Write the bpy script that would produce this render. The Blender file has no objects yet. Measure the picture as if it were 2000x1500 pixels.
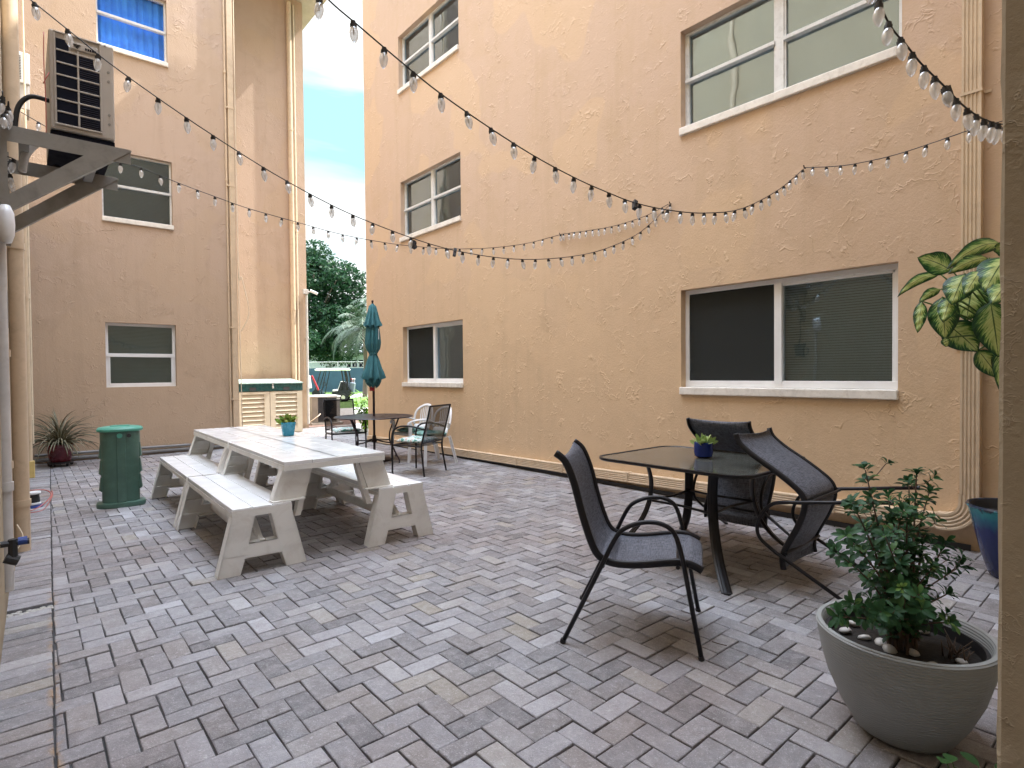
import bpy, math, random
from mathutils import Vector, Matrix
random.seed(7)
PI = math.pi
S = bpy.context.scene
COL = S.collection

# ------------------------------------------------------------------ camera
FPX, HC = 1111.137, 1.35
_yaw, _pitch, _roll = -.708702, .0182825, -.00928062
_cy, _sy = math.cos(_yaw), math.sin(_yaw)
_cp, _sp = math.cos(_pitch), math.sin(_pitch)
_cr, _sr = math.cos(_roll), math.sin(_roll)
RC = (Matrix(((_cr, -_sr, 0), (_sr, _cr, 0), (0, 0, 1))) @ Matrix(((1, 0, 0), (0, _cp, -_sp), (0, _sp, _cp)))
      @ Matrix(((1, 0, 0), (0, 0, -1), (0, 1, 0))) @ Matrix(((_cy, _sy, 0), (-_sy, _cy, 0), (0, 0, 1))))
RT = RC.transposed()
CP = Vector((0, 0, HC))
def ray(x, y): return RT @ Vector(((x - 1000) / FPX, (y - 750) / FPX, 1.0))
def GZ(x, y, z=0.0):
    d = ray(x, y); return CP + d * ((z - HC) / d.z)
def PX(x, y, X):
    d = ray(x, y); return CP + d * (X / d.x)
def PY(x, y, Y):
    d = ray(x, y); return CP + d * (Y / d.y)
def PD(x, y, D): return CP + ray(x, y) * D
def PL(x, y, a, b):
    """point of the vertical plane through plan points a, b seen at a photo position"""
    n = Vector((b[1] - a[1], a[0] - b[0], 0)); d = ray(x, y)
    return CP + d * ((Vector((a[0], a[1], 0)) - CP).dot(n) / d.dot(n))

cam = bpy.data.cameras.new('camera'); co = bpy.data.objects.new('camera', cam); COL.objects.link(co)
Mc = RT @ Matrix(((1, 0, 0), (0, -1, 0), (0, 0, -1)))
co.matrix_world = Matrix.Translation(CP) @ Mc.to_4x4()
cam.sensor_width = 36; cam.sensor_fit = 'HORIZONTAL'; cam.lens = 36 * FPX / 2000
cam.clip_start = .05; cam.clip_end = 3000
S.camera = co

# ------------------------------------------------------------------ materials
def nodes_of(name):
    m = bpy.data.materials.new(name); m.use_nodes = True
    nt = m.node_tree; b = nt.nodes['Principled BSDF']
    return m, nt, b
def N(nt, t, **kw):
    n = nt.nodes.new(t)
    for k, v in kw.items():
        if k in n.inputs.keys() if hasattr(n.inputs, 'keys') else False: n.inputs[k].default_value = v
        else: setattr(n, k, v)
    return n
def ramp(nt, stops, fac=None):
    r = nt.nodes.new('ShaderNodeValToRGB'); e = r.color_ramp.elements
    while len(e) < len(stops): e.new(.5)
    for i, (p, c) in enumerate(stops):
        e[i].position = p; e[i].color = (c, c, c, 1) if isinstance(c, (int, float)) else (*c, 1)
    if fac is not None: nt.links.new(fac, r.inputs[0])
    return r
def noise(nt, scale, detail=4, rough=.55, dist=0, vec=None):
    n = nt.nodes.new('ShaderNodeTexNoise'); n.inputs['Scale'].default_value = scale
    n.inputs['Detail'].default_value = detail; n.inputs['Roughness'].default_value = rough
    n.inputs['Distortion'].default_value = dist
    if vec is not None: nt.links.new(vec, n.inputs['Vector'])
    return n
def mix(nt, a, b, f, mode='MIX'):
    m = nt.nodes.new('ShaderNodeMix'); m.data_type = 'RGBA'; m.blend_type = mode
    for s, v in ((6, a), (7, b), (0, f)):
        if isinstance(v, bpy.types.NodeSocket): nt.links.new(v, m.inputs[s])
        elif isinstance(v, (int, float)) and s == 0: m.inputs[s].default_value = v
        else: m.inputs[s].default_value = (*v, 1)
    return m.outputs[2]
def mth(nt, op, a, b=0.0, c=None):
    m = nt.nodes.new('ShaderNodeMath'); m.operation = op
    for i, v in enumerate((a, b) if c is None else (a, b, c)):
        if isinstance(v, bpy.types.NodeSocket): nt.links.new(v, m.inputs[i])
        else: m.inputs[i].default_value = v
    return m.outputs[0]
def bump(nt, h, strength, dist=.01, normal=None):
    b = nt.nodes.new('ShaderNodeBump'); b.inputs['Strength'].default_value = strength
    b.inputs['Distance'].default_value = dist; nt.links.new(h, b.inputs['Height'])
    if normal is not None: nt.links.new(normal, b.inputs['Normal'])
    return b.outputs[0]
def pos(nt): return nt.nodes.new('ShaderNodeNewGeometry').outputs['Position']
def obj_co(nt): return nt.nodes.new('ShaderNodeTexCoord').outputs['Object']

def simple(name, col, rough=.5, metal=0.0, var=.12, vs=6, bs=0.0, bscale=80, spec=.5, dirt=None):
    m, nt, b = nodes_of(name)
    v = obj_co(nt)
    n = noise(nt, vs, 5, .6, .3, v)
    lo = tuple(c * (1 - var) for c in col); hi = tuple(min(1, c * (1 + var)) for c in col)
    c = mix(nt, lo, hi, ramp(nt, [(.3, 0), (.7, 1)], n.outputs[0]).outputs[0])
    if dirt:
        n2 = noise(nt, dirt[1], 8, .7, .6, v)
        c = mix(nt, c, dirt[0], mth(nt, 'MULTIPLY', ramp(nt, [(.5, 0), (.75, 1)], n2.outputs[0]).outputs[0], dirt[2]))
    nt.links.new(c, b.inputs['Base Color'])
    b.inputs['Roughness'].default_value = rough; b.inputs['Metallic'].default_value = metal
    b.inputs['Specular IOR Level'].default_value = spec
    rr = ramp(nt, [(.3, max(0, rough - .08)), (.7, min(1, rough + .08))], noise(nt, vs * 2.3, 4, .6, 0, v).outputs[0])
    nt.links.new(rr.outputs[0], b.inputs['Roughness'])
    if bs: nt.links.new(bump(nt, noise(nt, bscale, 4, .6, 0, v).outputs[0], bs, .004), b.inputs['Normal'])
    return m

def stucco(name, col, pink, trowel=1.0, scale=1.0, grain=.5):
    m, nt, b = nodes_of(name)
    v = pos(nt)
    n1 = noise(nt, .33, 3, .5, .4, v)
    sep = nt.nodes.new('ShaderNodeSeparateXYZ'); nt.links.new(v, sep.inputs[0])
    # rosier tone towards the upper storeys, tuned there against the brighter light
    z = mth(nt, 'ADD', mth(nt, 'MULTIPLY', sep.outputs[2], .2), mth(nt, 'MULTIPLY', n1.outputs[0], .8))
    f = ramp(nt, [(.55, 0), (1.15, 1)], mth(nt, 'MULTIPLY', z, .8))
    c = mix(nt, col, pink, f.outputs[0])
    n2 = noise(nt, 2.2, 8, .65, .5, v)
    c = mix(nt, c, tuple(k * .84 for k in col), mth(nt, 'MULTIPLY', ramp(nt, [(.48, 0), (.75, 1)], n2.outputs[0]).outputs[0], .6))
    mpv = nt.nodes.new('ShaderNodeMapping'); mpv.inputs['Scale'].default_value = (5, 5, .35); nt.links.new(v, mpv.inputs[0])
    ns = noise(nt, 1, 6, .65, .3, mpv.outputs[0])       # faint rain streaks
    c = mix(nt, c, tuple(k * .78 for k in col), mth(nt, 'MULTIPLY', ramp(nt, [(.5, 0), (.72, 1)], ns.outputs[0]).outputs[0], .38))
    npt = noise(nt, .9, 2, .4, .2, v)                   # touched up patches of slightly different paint
    c = mix(nt, c, tuple(min(1, k * 1.03) for k in col), mth(nt, 'MULTIPLY', ramp(nt, [(.56, 0), (.575, 1)], npt.outputs[0]).outputs[0], .5))
    # grime splashed near the ground
    g = mth(nt, 'ADD', mth(nt, 'MULTIPLY', sep.outputs[2], 2.4), mth(nt, 'MULTIPLY', noise(nt, 3, 6, .7, .5, v).outputs[0], 1.3))
    c = mix(nt, tuple(k * .62 for k in col), c, ramp(nt, [(.55, 0), (1.0, 1)], g).outputs[0])
    nt.links.new(c, b.inputs['Base Color'])
    b.inputs['Roughness'].default_value = .82; b.inputs['Specular IOR Level'].default_value = .25
    # skip trowel relief: short raised strokes (broken contour lines) over soft lumps and fine grain
    d = noise(nt, 3.2 * scale, 4, .6, 0, v)
    va = nt.nodes.new('ShaderNodeVectorMath'); va.operation = 'MULTIPLY_ADD'
    nt.links.new(d.outputs['Color'], va.inputs[0]); va.inputs[1].default_value = (.30, .30, .30); nt.links.new(v, va.inputs[2])
    def strokes(sc, wd, thr, msc):
        a = noise(nt, sc * scale, 3, .5, .4, va.outputs[0])
        ln = ramp(nt, [(0, 1), (wd, 0)], mth(nt, 'ABSOLUTE', mth(nt, 'SUBTRACT', a.outputs[0], .5)))
        mk = ramp(nt, [(thr, 0), (thr + .05, 1)], noise(nt, msc * scale, 3, .6, .2, v).outputs[0])
        st = ramp(nt, [(.495, 0), (.51, 1), (.62, 0)], a.outputs[0])      # one side stands slightly proud
        return mth(nt, 'MULTIPLY', mth(nt, 'ADD', ln.outputs[0], mth(nt, 'MULTIPLY', st.outputs[0], .45)), mk.outputs[0])
    h = mth(nt, 'ADD', strokes(3.1, .014, .54, 3.0), mth(nt, 'MULTIPLY', strokes(6.5, .022, .55, 4.1), .6))
    soft = noise(nt, 7 * scale, 5, .6, .5, v)
    h = mth(nt, 'ADD', h, mth(nt, 'MULTIPLY', soft.outputs[0], .55))
    bn = bump(nt, h, .75 * trowel, .011 / scale ** .5)
    bn = bump(nt, noise(nt, 48, 4, .7, 0, v).outputs[0], grain, .006, bn)
    nt.links.new(bn, b.inputs['Normal'])
    return m

M = {}
SAND, ROSE = (.612, .440, .281), (.565, .414, .306)  # ROSE is darkened to offset the stronger light high on the walls
M['stucco'] = stucco('sand_stucco', SAND, ROSE, .62)
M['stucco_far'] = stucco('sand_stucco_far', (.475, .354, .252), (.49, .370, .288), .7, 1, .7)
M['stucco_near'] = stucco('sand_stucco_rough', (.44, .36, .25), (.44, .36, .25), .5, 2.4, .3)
M['roof'] = simple('roof_soffit', (.42, .34, .26), .7, bs=.2)
M['sill'] = simple('painted_sill', (.76, .72, .66), .6, bs=.5, bscale=25, dirt=((.42, .36, .3), 14, .5))
M['frame'] = simple('white_window_frame', (.78, .78, .78), .35, var=.04)
M['oldframe'] = simple('old_window_frame', (.66, .66, .65), .45, var=.1, bs=.2, dirt=((.35, .33, .3), 18, .5))
M['gasket'] = simple('dark_gasket', (.03, .03, .03), .6)
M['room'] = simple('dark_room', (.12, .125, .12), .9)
M['beige_pipe'] = simple('beige_painted_metal', (.60, .47, .33), .45, var=.08, dirt=((.3, .22, .15), 9, .35), bs=.12, bscale=30)
M['grey_pipe'] = simple('grey_pvc', (.52, .50, .48), .5, dirt=((.3, .28, .26), 7, .5))
M['dark_pipe'] = simple('dark_grey_conduit', (.20, .20, .20), .5)
M['cable'] = simple('cream_cable', (.70, .60, .46), .6)
M['black_rubber'] = simple('black_rubber', (.018, .018, .02), .5)
M['black_box'] = simple('dark_grey_switch_box', (.06, .06, .065), .5, bs=.1)
M['steel'] = simple('grey_painted_steel', (.25, .235, .21), .5, metal=.1, var=.15, vs=4, dirt=((.12, .1, .09), 9, .5), bs=.1)
M['ac'] = simple('warm_grey_ac_casing', (.43, .385, .34), .45, var=.05, dirt=((.25, .2, .16), 6, .35))
M['ac_dark'] = simple('dark_navy_grille', (.004, .005, .012), .8, spec=.15)
M['ac_fin'] = simple('coil_fins', (.03, .032, .055), .4, metal=.4)
M['white_plastic'] = simple('white_plastic', (.74, .74, .75), .4, var=.05, dirt=((.45, .43, .4), 7, .3))
M['bench_top'] = simple('glossy_resin_skylit', (.80, .80, .80), .16, var=.03, vs=3, dirt=((.5, .46, .4), 5, .25), bs=.05, bscale=14)  # whiter and cooler than the legs: sky brightness put into the top colour
M['bench'] = simple('cream_resin', (.76, .745, .70), .42, var=.05, vs=3, dirt=((.40, .34, .27), 5, .45), bs=.06, bscale=60)
M['black_metal'] = simple('black_powder_coat', (.012, .0115, .014), .38, var=.25, bs=.08, bscale=120, spec=.3)
M['brown_metal'] = simple('dark_bronze_metal', (.025, .016, .02), .35, var=.2, spec=.35)
M['green_lid'] = simple('dark_teal_plastic', (.02, .085, .085), .28, var=.15)
M['green_bin'] = simple('green_plastic', (.060, .125, .096), .38, var=.12, vs=4, dirt=((.10, .2, .16), 8, .5))
M['green_bin_lid'] = simple('pale_green_plastic', (.075, .30, .225), .33, var=.1, vs=4)
M['shed_lid'] = simple('pale_teal_lid', (.36, .50, .47), .3)
M['shed'] = simple('tan_resin', (.58, .51, .39), .5, var=.06)
M['canopy'] = simple('teal_canvas', (.032, .14, .165), .8, var=.2, vs=8, bs=.25, bscale=150)
M['teal_pot'] = simple('teal_ceramic', (.03, .25, .36), .28, var=.08)
M['navy_pot'] = simple('navy_ceramic', (.012, .03, .19), .18, var=.25)
M['maroon'] = simple('maroon_glaze', (.10, .012, .02), .25, var=.3)
M['soil'] = simple('potting_soil', (.012, .009, .007), .95, bs=1, bscale=60)
M['pebble'] = simple('white_pebble', (.5, .48, .45), .55, bs=.2)
M['brown_stem'] = simple('woody_stem', (.10, .065, .045), .8, bs=.4)
M['green_stem'] = simple('green_stem', (.06, .13, .03), .5)
M['terra'] = simple('rope', (.42, .39, .34), .9, bs=.5)
M['wirered'] = simple('red_wire', (.45, .12, .10), .4)
M['bluetape'] = simple('blue_plastic', (.02, .05, .22), .4)
M['yellow'] = simple('yellowed_plastic', (.62, .47, .18), .5)
M['red'] = simple('red_fabric', (.30, .012, .02), .6)
M['cartbody'] = simple('dark_cart_paint', (.012, .016, .024), .3, spec=.3)
M['cartroof'] = simple('white_cart_roof', (.8, .8, .76), .4)
M['greybag'] = simple('grey_bag', (.13, .16, .19), .7)
M['tyre'] = simple('tyre_rubber', (.015, .015, .015), .8)
M['rim'] = simple('wheel_rim', (.5, .5, .5), .35, metal=.6)
M['condenser'] = simple('condenser_casing', (.22, .21, .20), .5)
M['screen'] = simple('dark_teal_windscreen_mesh', (.04, .085, .12), .9, var=.3, vs=.5)
M['palm_leaf'] = simple('palm_frond', (.05, .085, .045), .55, var=.35, vs=1)
M['leaf_dark'] = simple('dark_shrub_leaf', (.022, .075, .022), .33, var=.55, vs=9)
M['leaf_new'] = simple('fresh_shrub_leaf', (.10, .19, .03), .4, var=.3, vs=9)
M['aloe'] = simple('greybrown_aloe', (.16, .15, .095), .5, var=.45, vs=7)
M['bark'] = simple('bark', (.12, .09, .07), .9, bs=.6, bscale=20)
M['house'] = simple('white_house', (.5, .52, .55), .7)
M['mulch'] = simple('brown_mulch', (.16, .10, .08), .95, bs=1, bscale=25)
M['road'] = simple('asphalt', (.10, .10, .10), .9, bs=.4)
M['concrete'] = simple('pale_concrete', (.45, .43, .40), .85, bs=.3, bscale=30)
M['curtain'] = simple('blue_curtain', (.06, .28, 1.0), .8, var=.25, vs=4)
M['blind_white'] = simple('grey_white_blind', (.62, .70, .76), .7, var=.08, vs=2)
M['blind_green'] = simple('greenish_blind', (.30, .35, .345), .7, var=.1, vs=2)
M['blind_dark'] = simple('dark_slat_blind', (.09, .11, .16), .6, var=.2, vs=2)
M['blind_grey'] = simple('dim_grey_blind', (.32, .37, .41), .7, var=.25, vs=2)

def leafy(name, dark, light, yellow):
    m, nt, b = nodes_of(name)
    g = nt.nodes.new('ShaderNodeNewGeometry')
    r = ramp(nt, [(0, dark), (.55, light), (.9, light), (1, yellow)], g.outputs['Random Per Island'])
    nt.links.new(r.outputs[0], b.inputs['Base Color'])
    b.inputs['Roughness'].default_value = .5
    b.inputs['Specular IOR Level'].default_value = .3
    t = nt.nodes.new('ShaderNodeBsdfTranslucent'); nt.links.new(r.outputs[0], t.inputs[0])
    mx = nt.nodes.new('ShaderNodeMixShader'); mx.inputs[0].default_value = .3
    out = nt.nodes['Material Output']
    nt.links.new(b.outputs[0], mx.inputs[1]); nt.links.new(t.outputs[0], mx.inputs[2]); nt.links.new(mx.outputs[0], out.inputs[0])
    return m
M['tree_leaf'] = leafy('oak_leaf', (.010, .038, .020), (.030, .080, .036), (.07, .13, .05))
M['bright_leaf'] = leafy('bright_bush_leaf', (.10, .24, .02), (.18, .36, .03), (.35, .5, .06))
M['bush_leaf'] = leafy('pot_shrub_leaf', (.010, .045, .018), (.032, .10, .034), (.10, .19, .045))
M['succulent'] = leafy('succulent_leaf', (.12, .24, .05), (.36, .46, .16), (.55, .6, .28))
M['caladium'] = leafy('mottled_leaf', (.10, .22, .03), (.30, .36, .08), (.32, .10, .08))
M['dark_bush'] = leafy('ground_leaf', (.02, .06, .015), (.035, .09, .025), (.05, .12, .03))

def paver_mat():
    m, nt, b = nodes_of('tumbled_pavers')
    g = nt.nodes.new('ShaderNodeNewGeometry'); v = g.outputs['Position']
    r = ramp(nt, [(0, (.120, .118, .126)), (.2, (.225, .224, .240)), (.4, (.165, .155, .157)), (.6, (.290, .290, .312)), (.8, (.215, .198, .190)), (.93, (.37, .372, .40)), (1, (.25, .225, .185))], g.outputs['Random Per Island'])
    n = noise(nt, 16, 6, .7, .4, v)
    c = mix(nt, r.outputs[0], (.44, .43, .44), mth(nt, 'MULTIPLY', ramp(nt, [(.45, 0), (.7, 1)], n.outputs[0]).outputs[0], .45))
    n2 = noise(nt, 5, 6, .7, .8, v)
    c = mix(nt, c, (.20, .175, .165), mth(nt, 'MULTIPLY', ramp(nt, [(.5, 0), (.72, 1)], n2.outputs[0]).outputs[0], .5))
    sp = noise(nt, 260, 2, .5, 0, v)
    c = mix(nt, c, (.66, .64, .64), mth(nt, 'MULTIPLY', ramp(nt, [(.62, 0), (.7, 1)], sp.outputs[0]).outputs[0], .55))
    c = mix(nt, c, (.13, .12, .12), mth(nt, 'MULTIPLY', ramp(nt, [(.28, 1), (.36, 0)], sp.outputs[0]).outputs[0], .5))
    # broad weathering: rosier in the middle of the yard
    n3 = noise(nt, .55, 4, .55, .3, v)
    c = mix(nt, c, mix(nt, c, (.80, .70, .66), 1.0, 'MULTIPLY'), ramp(nt, [(.42, 0), (.62, .8)], n3.outputs[0]).outputs[0])
    # rust stain along the border course
    sep = nt.nodes.new('ShaderNodeSeparateXYZ'); nt.links.new(v, sep.inputs[0])
    d = mth(nt, 'ABSOLUTE', mth(nt, 'SUBTRACT', sep.outputs[0], mth(nt, 'MULTIPLY_ADD', sep.outputs[1], .0254, -.006)))
    st = mth(nt, 'MULTIPLY', ramp(nt, [(.0, 1), (.03, 0)], d).outputs[0], ramp(nt, [(.48, 0), (.6, 1)], noise(nt, 5, 5, .7, 1, v).outputs[0]).outputs[0])
    yl = mth(nt, 'MULTIPLY', ramp(nt, [(.0, 1), (.9, 1), (1, 0)], mth(nt, 'DIVIDE', sep.outputs[1], 5.0)).outputs[0], st)
    c = mix(nt, c, (.36, .20, .07), mth(nt, 'MULTIPLY', yl, .75))
    nt.links.new(c, b.inputs['Base Color'])
    e1 = noise(nt, 55, 6, .75, .3, v)
    c = mix(nt, c, (.17, .165, .17), mth(nt, 'MULTIPLY', ramp(nt, [(.30, 1), (.46, 0)], e1.outputs[0]).outputs[0], .55))
    c = mix(nt, c, (.58, .57, .58), mth(nt, 'MULTIPLY', ramp(nt, [(.56, 0), (.72, 1)], e1.outputs[0]).outputs[0], .55))
    nt.links.new(c, b.inputs['Base Color'])
    rr = ramp(nt, [(.3, .36), (.7, .62)], n2.outputs[0]); nt.links.new(rr.outputs[0], b.inputs['Roughness'])
    b.inputs['Specular IOR Level'].default_value = .45
    bn = bump(nt, noise(nt, 130, 5, .7, 0, v).outputs[0], .8, .004)
    bn = bump(nt, noise(nt, 24, 4, .6, 0, v).outputs[0], .6, .008, bn)
    nt.links.new(bn, b.inputs['Normal'])
    return m
M['paver'] = paver_mat()
M['joint'] = simple('joint_sand', (.045, .043, .043), .95, var=.5, vs=9, bs=.8, bscale=90)

def grass_mat():
    m, nt, b = nodes_of('lawn'); v = pos(nt)
    c = mix(nt, (.06, .13, .03), (.16, .26, .06), noise(nt, 1.2, 8, .7, 0, v).outputs[0])
    nt.links.new(c, b.inputs['Base Color']); b.inputs['Roughness'].default_value = .95
    nt.links.new(bump(nt, noise(nt, 40, 3, .7, 0, v).outputs[0], 1, .05), b.inputs['Normal'])
    return m
M['grass'] = grass_mat()

def glass_pane(name, tint, refl=.12, mx=.5):
    m, nt, b = nodes_of(name); out = nt.nodes['Material Output']
    tr = nt.nodes.new('ShaderNodeBsdfTransparent'); tr.inputs[0].default_value = (*tint, 1)
    gl = nt.nodes.new('ShaderNodeBsdfGlossy'); gl.inputs['Roughness'].default_value = .015; gl.inputs[0].default_value = (.74, .88, 1, 1)
    v = pos(nt); nt.links.new(bump(nt, noise(nt, 1.3, 2, .5, .2, v).outputs[0], .12, .05), gl.inputs['Normal'])
    fr = nt.nodes.new('ShaderNodeFresnel'); fr.inputs[0].default_value = 1.5
    f = mth(nt, 'MULTIPLY_ADD', fr.outputs[0], mx, refl)
    ms = nt.nodes.new('ShaderNodeMixShader')
    nt.links.new(f, ms.inputs[0]); nt.links.new(tr.outputs[0], ms.inputs[1]); nt.links.new(gl.outputs[0], ms.inputs[2])
    nt.links.new(ms.outputs[0], out.inputs[0]); return m
M['glass'] = glass_pane('window_glass', (.86, .9, .9), .07, .8)
M['glass_low'] = glass_pane('dim_window_glass', (.95, .97, 1), .01, .25)
M['glass_strong'] = glass_pane('reflective_window_glass', (.72, .76, .76), .16, .8)
def insect():
    m, nt, b = nodes_of('insect_screen'); out = nt.nodes['Material Output']
    tr = nt.nodes.new('ShaderNodeBsdfTransparent'); tr.inputs[0].default_value = (.45, .46, .46, 1)
    df = nt.nodes.new('ShaderNodeBsdfDiffuse'); df.inputs[0].default_value = (.065, .07, .068, 1)
    ms = nt.nodes.new('ShaderNodeMixShader'); ms.inputs[0].default_value = .5
    nt.links.new(tr.outputs[0], ms.inputs[1]); nt.links.new(df.outputs[0], ms.inputs[2]); nt.links.new(ms.outputs[0], out.inputs[0]); return m
M['insect'] = insect()
M['mesh_black'] = glass_pane('black_see_through_mesh', (.22, .205, .20), .03, .1)

def bulb_mat():
    m, nt, b = nodes_of('bulb_glass'); out = nt.nodes['Material Output']
    tr = nt.nodes.new('ShaderNodeBsdfTransparent'); tr.inputs[0].default_value = (1, 1, 1, 1)
    gl = nt.nodes.new('ShaderNodeBsdfGlossy'); gl.inputs['Roughness'].default_value = .05
    df = nt.nodes.new('ShaderNodeBsdfDiffuse'); df.inputs[0].default_value = (.95, .95, .94, 1)
    lw = nt.nodes.new('ShaderNodeLayerWeight'); lw.inputs[0].default_value = .35
    m1 = nt.nodes.new('ShaderNodeMixShader'); m1.inputs[0].default_value = .46
    tl = nt.nodes.new('ShaderNodeBsdfTranslucent'); tl.inputs[0].default_value = (.95, .95, .95, 1)
    m0 = nt.nodes.new('ShaderNodeMixShader'); m0.inputs[0].default_value = .5; nt.links.new(df.outputs[0], m0.inputs[1]); nt.links.new(tl.outputs[0], m0.inputs[2])
    nt.links.new(tr.outputs[0], m1.inputs[1]); nt.links.new(m0.outputs[0], m1.inputs[2])
    m2 = nt.nodes.new('ShaderNodeMixShader')
    nt.links.new(mth(nt, 'MULTIPLY_ADD', lw.outputs[1], .45, .12), m2.inputs[0])
    nt.links.new(m1.outputs[0], m2.inputs[1]); nt.links.new(gl.outputs[0], m2.inputs[2])
    nt.links.new(m2.outputs[0], out.inputs[0]); return m
M['bulb'] = bulb_mat()

def sling_mat(name, c1, c2):
    m, nt, b = nodes_of(name); v = obj_co(nt)
    mp = nt.nodes.new('ShaderNodeMapping'); mp.inputs['Scale'].default_value = (260, 26, 26); nt.links.new(v, mp.inputs[0])
    mp2 = nt.nodes.new('ShaderNodeMapping'); mp2.inputs['Scale'].default_value = (18, 240, 240); nt.links.new(v, mp2.inputs[0])
    a = noise(nt, 1, 3, .6, 0, mp.outputs[0]); a2 = noise(nt, 1, 3, .6, 0, mp2.outputs[0])
    f = mth(nt, 'MULTIPLY', mth(nt, 'ADD', a.outputs[0], a2.outputs[0]), .5)
    c = mix(nt, c1, c2, ramp(nt, [(.4, 0), (.6, 1)], f).outputs[0])
    nt.links.new(c, b.inputs['Base Color']); b.inputs['Roughness'].default_value = .55
    b.inputs['Specular IOR Level'].default_value = .4
    nt.links.new(bump(nt, f, .4, .002), b.inputs['Normal']); return m
M['sling'] = sling_mat('charcoal_sling', (.030, .033, .041), (.15, .16, .195))

def tabletop_glass():
    m, nt, b = nodes_of('textured_table_glass'); v = pos(nt)
    b.inputs['Base Color'].default_value = (.085, .09, .08, 1)
    b.inputs['Roughness'].default_value = .12; b.inputs['Specular IOR Level'].default_value = .9
    b.inputs['Transmission Weight'].default_value = .35
    nt.links.new(bump(nt, noise(nt, 70, 3, .6, 0, v).outputs[0], .05, .003), b.inputs['Normal'])
    c = mix(nt, (.07, .075, .065), (.15, .15, .13), noise(nt, 5, 6, .7, .6, v).outputs[0])
    nt.links.new(c, b.inputs['Base Color'])
    return m
M['table_glass'] = tabletop_glass()

def ribbed(name, col, col2, freq, axis=2, bs=.7, rough=.55):
    m, nt, b = nodes_of(name); v = obj_co(nt)
    sep = nt.nodes.new('ShaderNodeSeparateXYZ'); nt.links.new(v, sep.inputs[0])
    nz = noise(nt, 2.5, 3, .5, 0, v)
    z = mth(nt, 'ADD', sep.outputs[axis], mth(nt, 'MULTIPLY', nz.outputs[0], .012))
    w = mth(nt, 'SINE', mth(nt, 'MULTIPLY', z, freq))
    n = noise(nt, 7, 6, .7, .4, v)
    c = mix(nt, col, col2, n.outputs[0])
    nt.links.new(c, b.inputs['Base Color']); b.inputs['Roughness'].default_value = rough
    amp = ramp(nt, [(.3, .2), (.65, 1)], noise(nt, 3, 3, .5, .5, v).outputs[0])
    nt.links.new(bump(nt, mth(nt, 'MULTIPLY', w, amp.outputs[0]), bs, .004), b.inputs['Normal'])
    return m
M['grey_pot'] = ribbed('grey_ribbed_resin', (.24, .255, .25), (.31, .315, .305), 620, bs=.5)

def glaze():
    m, nt, b = nodes_of('blue_drip_glaze'); v = obj_co(nt)
    sep = nt.nodes.new('ShaderNodeSeparateXYZ'); nt.links.new(v, sep.inputs[0])
    mp = nt.nodes.new('ShaderNodeMapping'); mp.inputs['Scale'].default_value = (26, 26, 3); nt.links.new(v, mp.inputs[0])
    n = noise(nt, 1, 4, .6, 0, mp.outputs[0])
    t = mth(nt, 'ADD', sep.outputs[2], mth(nt, 'MULTIPLY', n.outputs[0], .10))
    r = ramp(nt, [(.0, (.008, .012, .06)), (.36, (.010, .02, .11)), (.43, (.012, .12, .22)), (.49, (.025, .26, .32)), (.505, (.006, .02, .05))], t)
    nt.links.new(r.outputs[0], b.inputs['Base Color']); b.inputs['Roughness'].default_value = .15
    return m
M['glaze'] = glaze()

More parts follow.
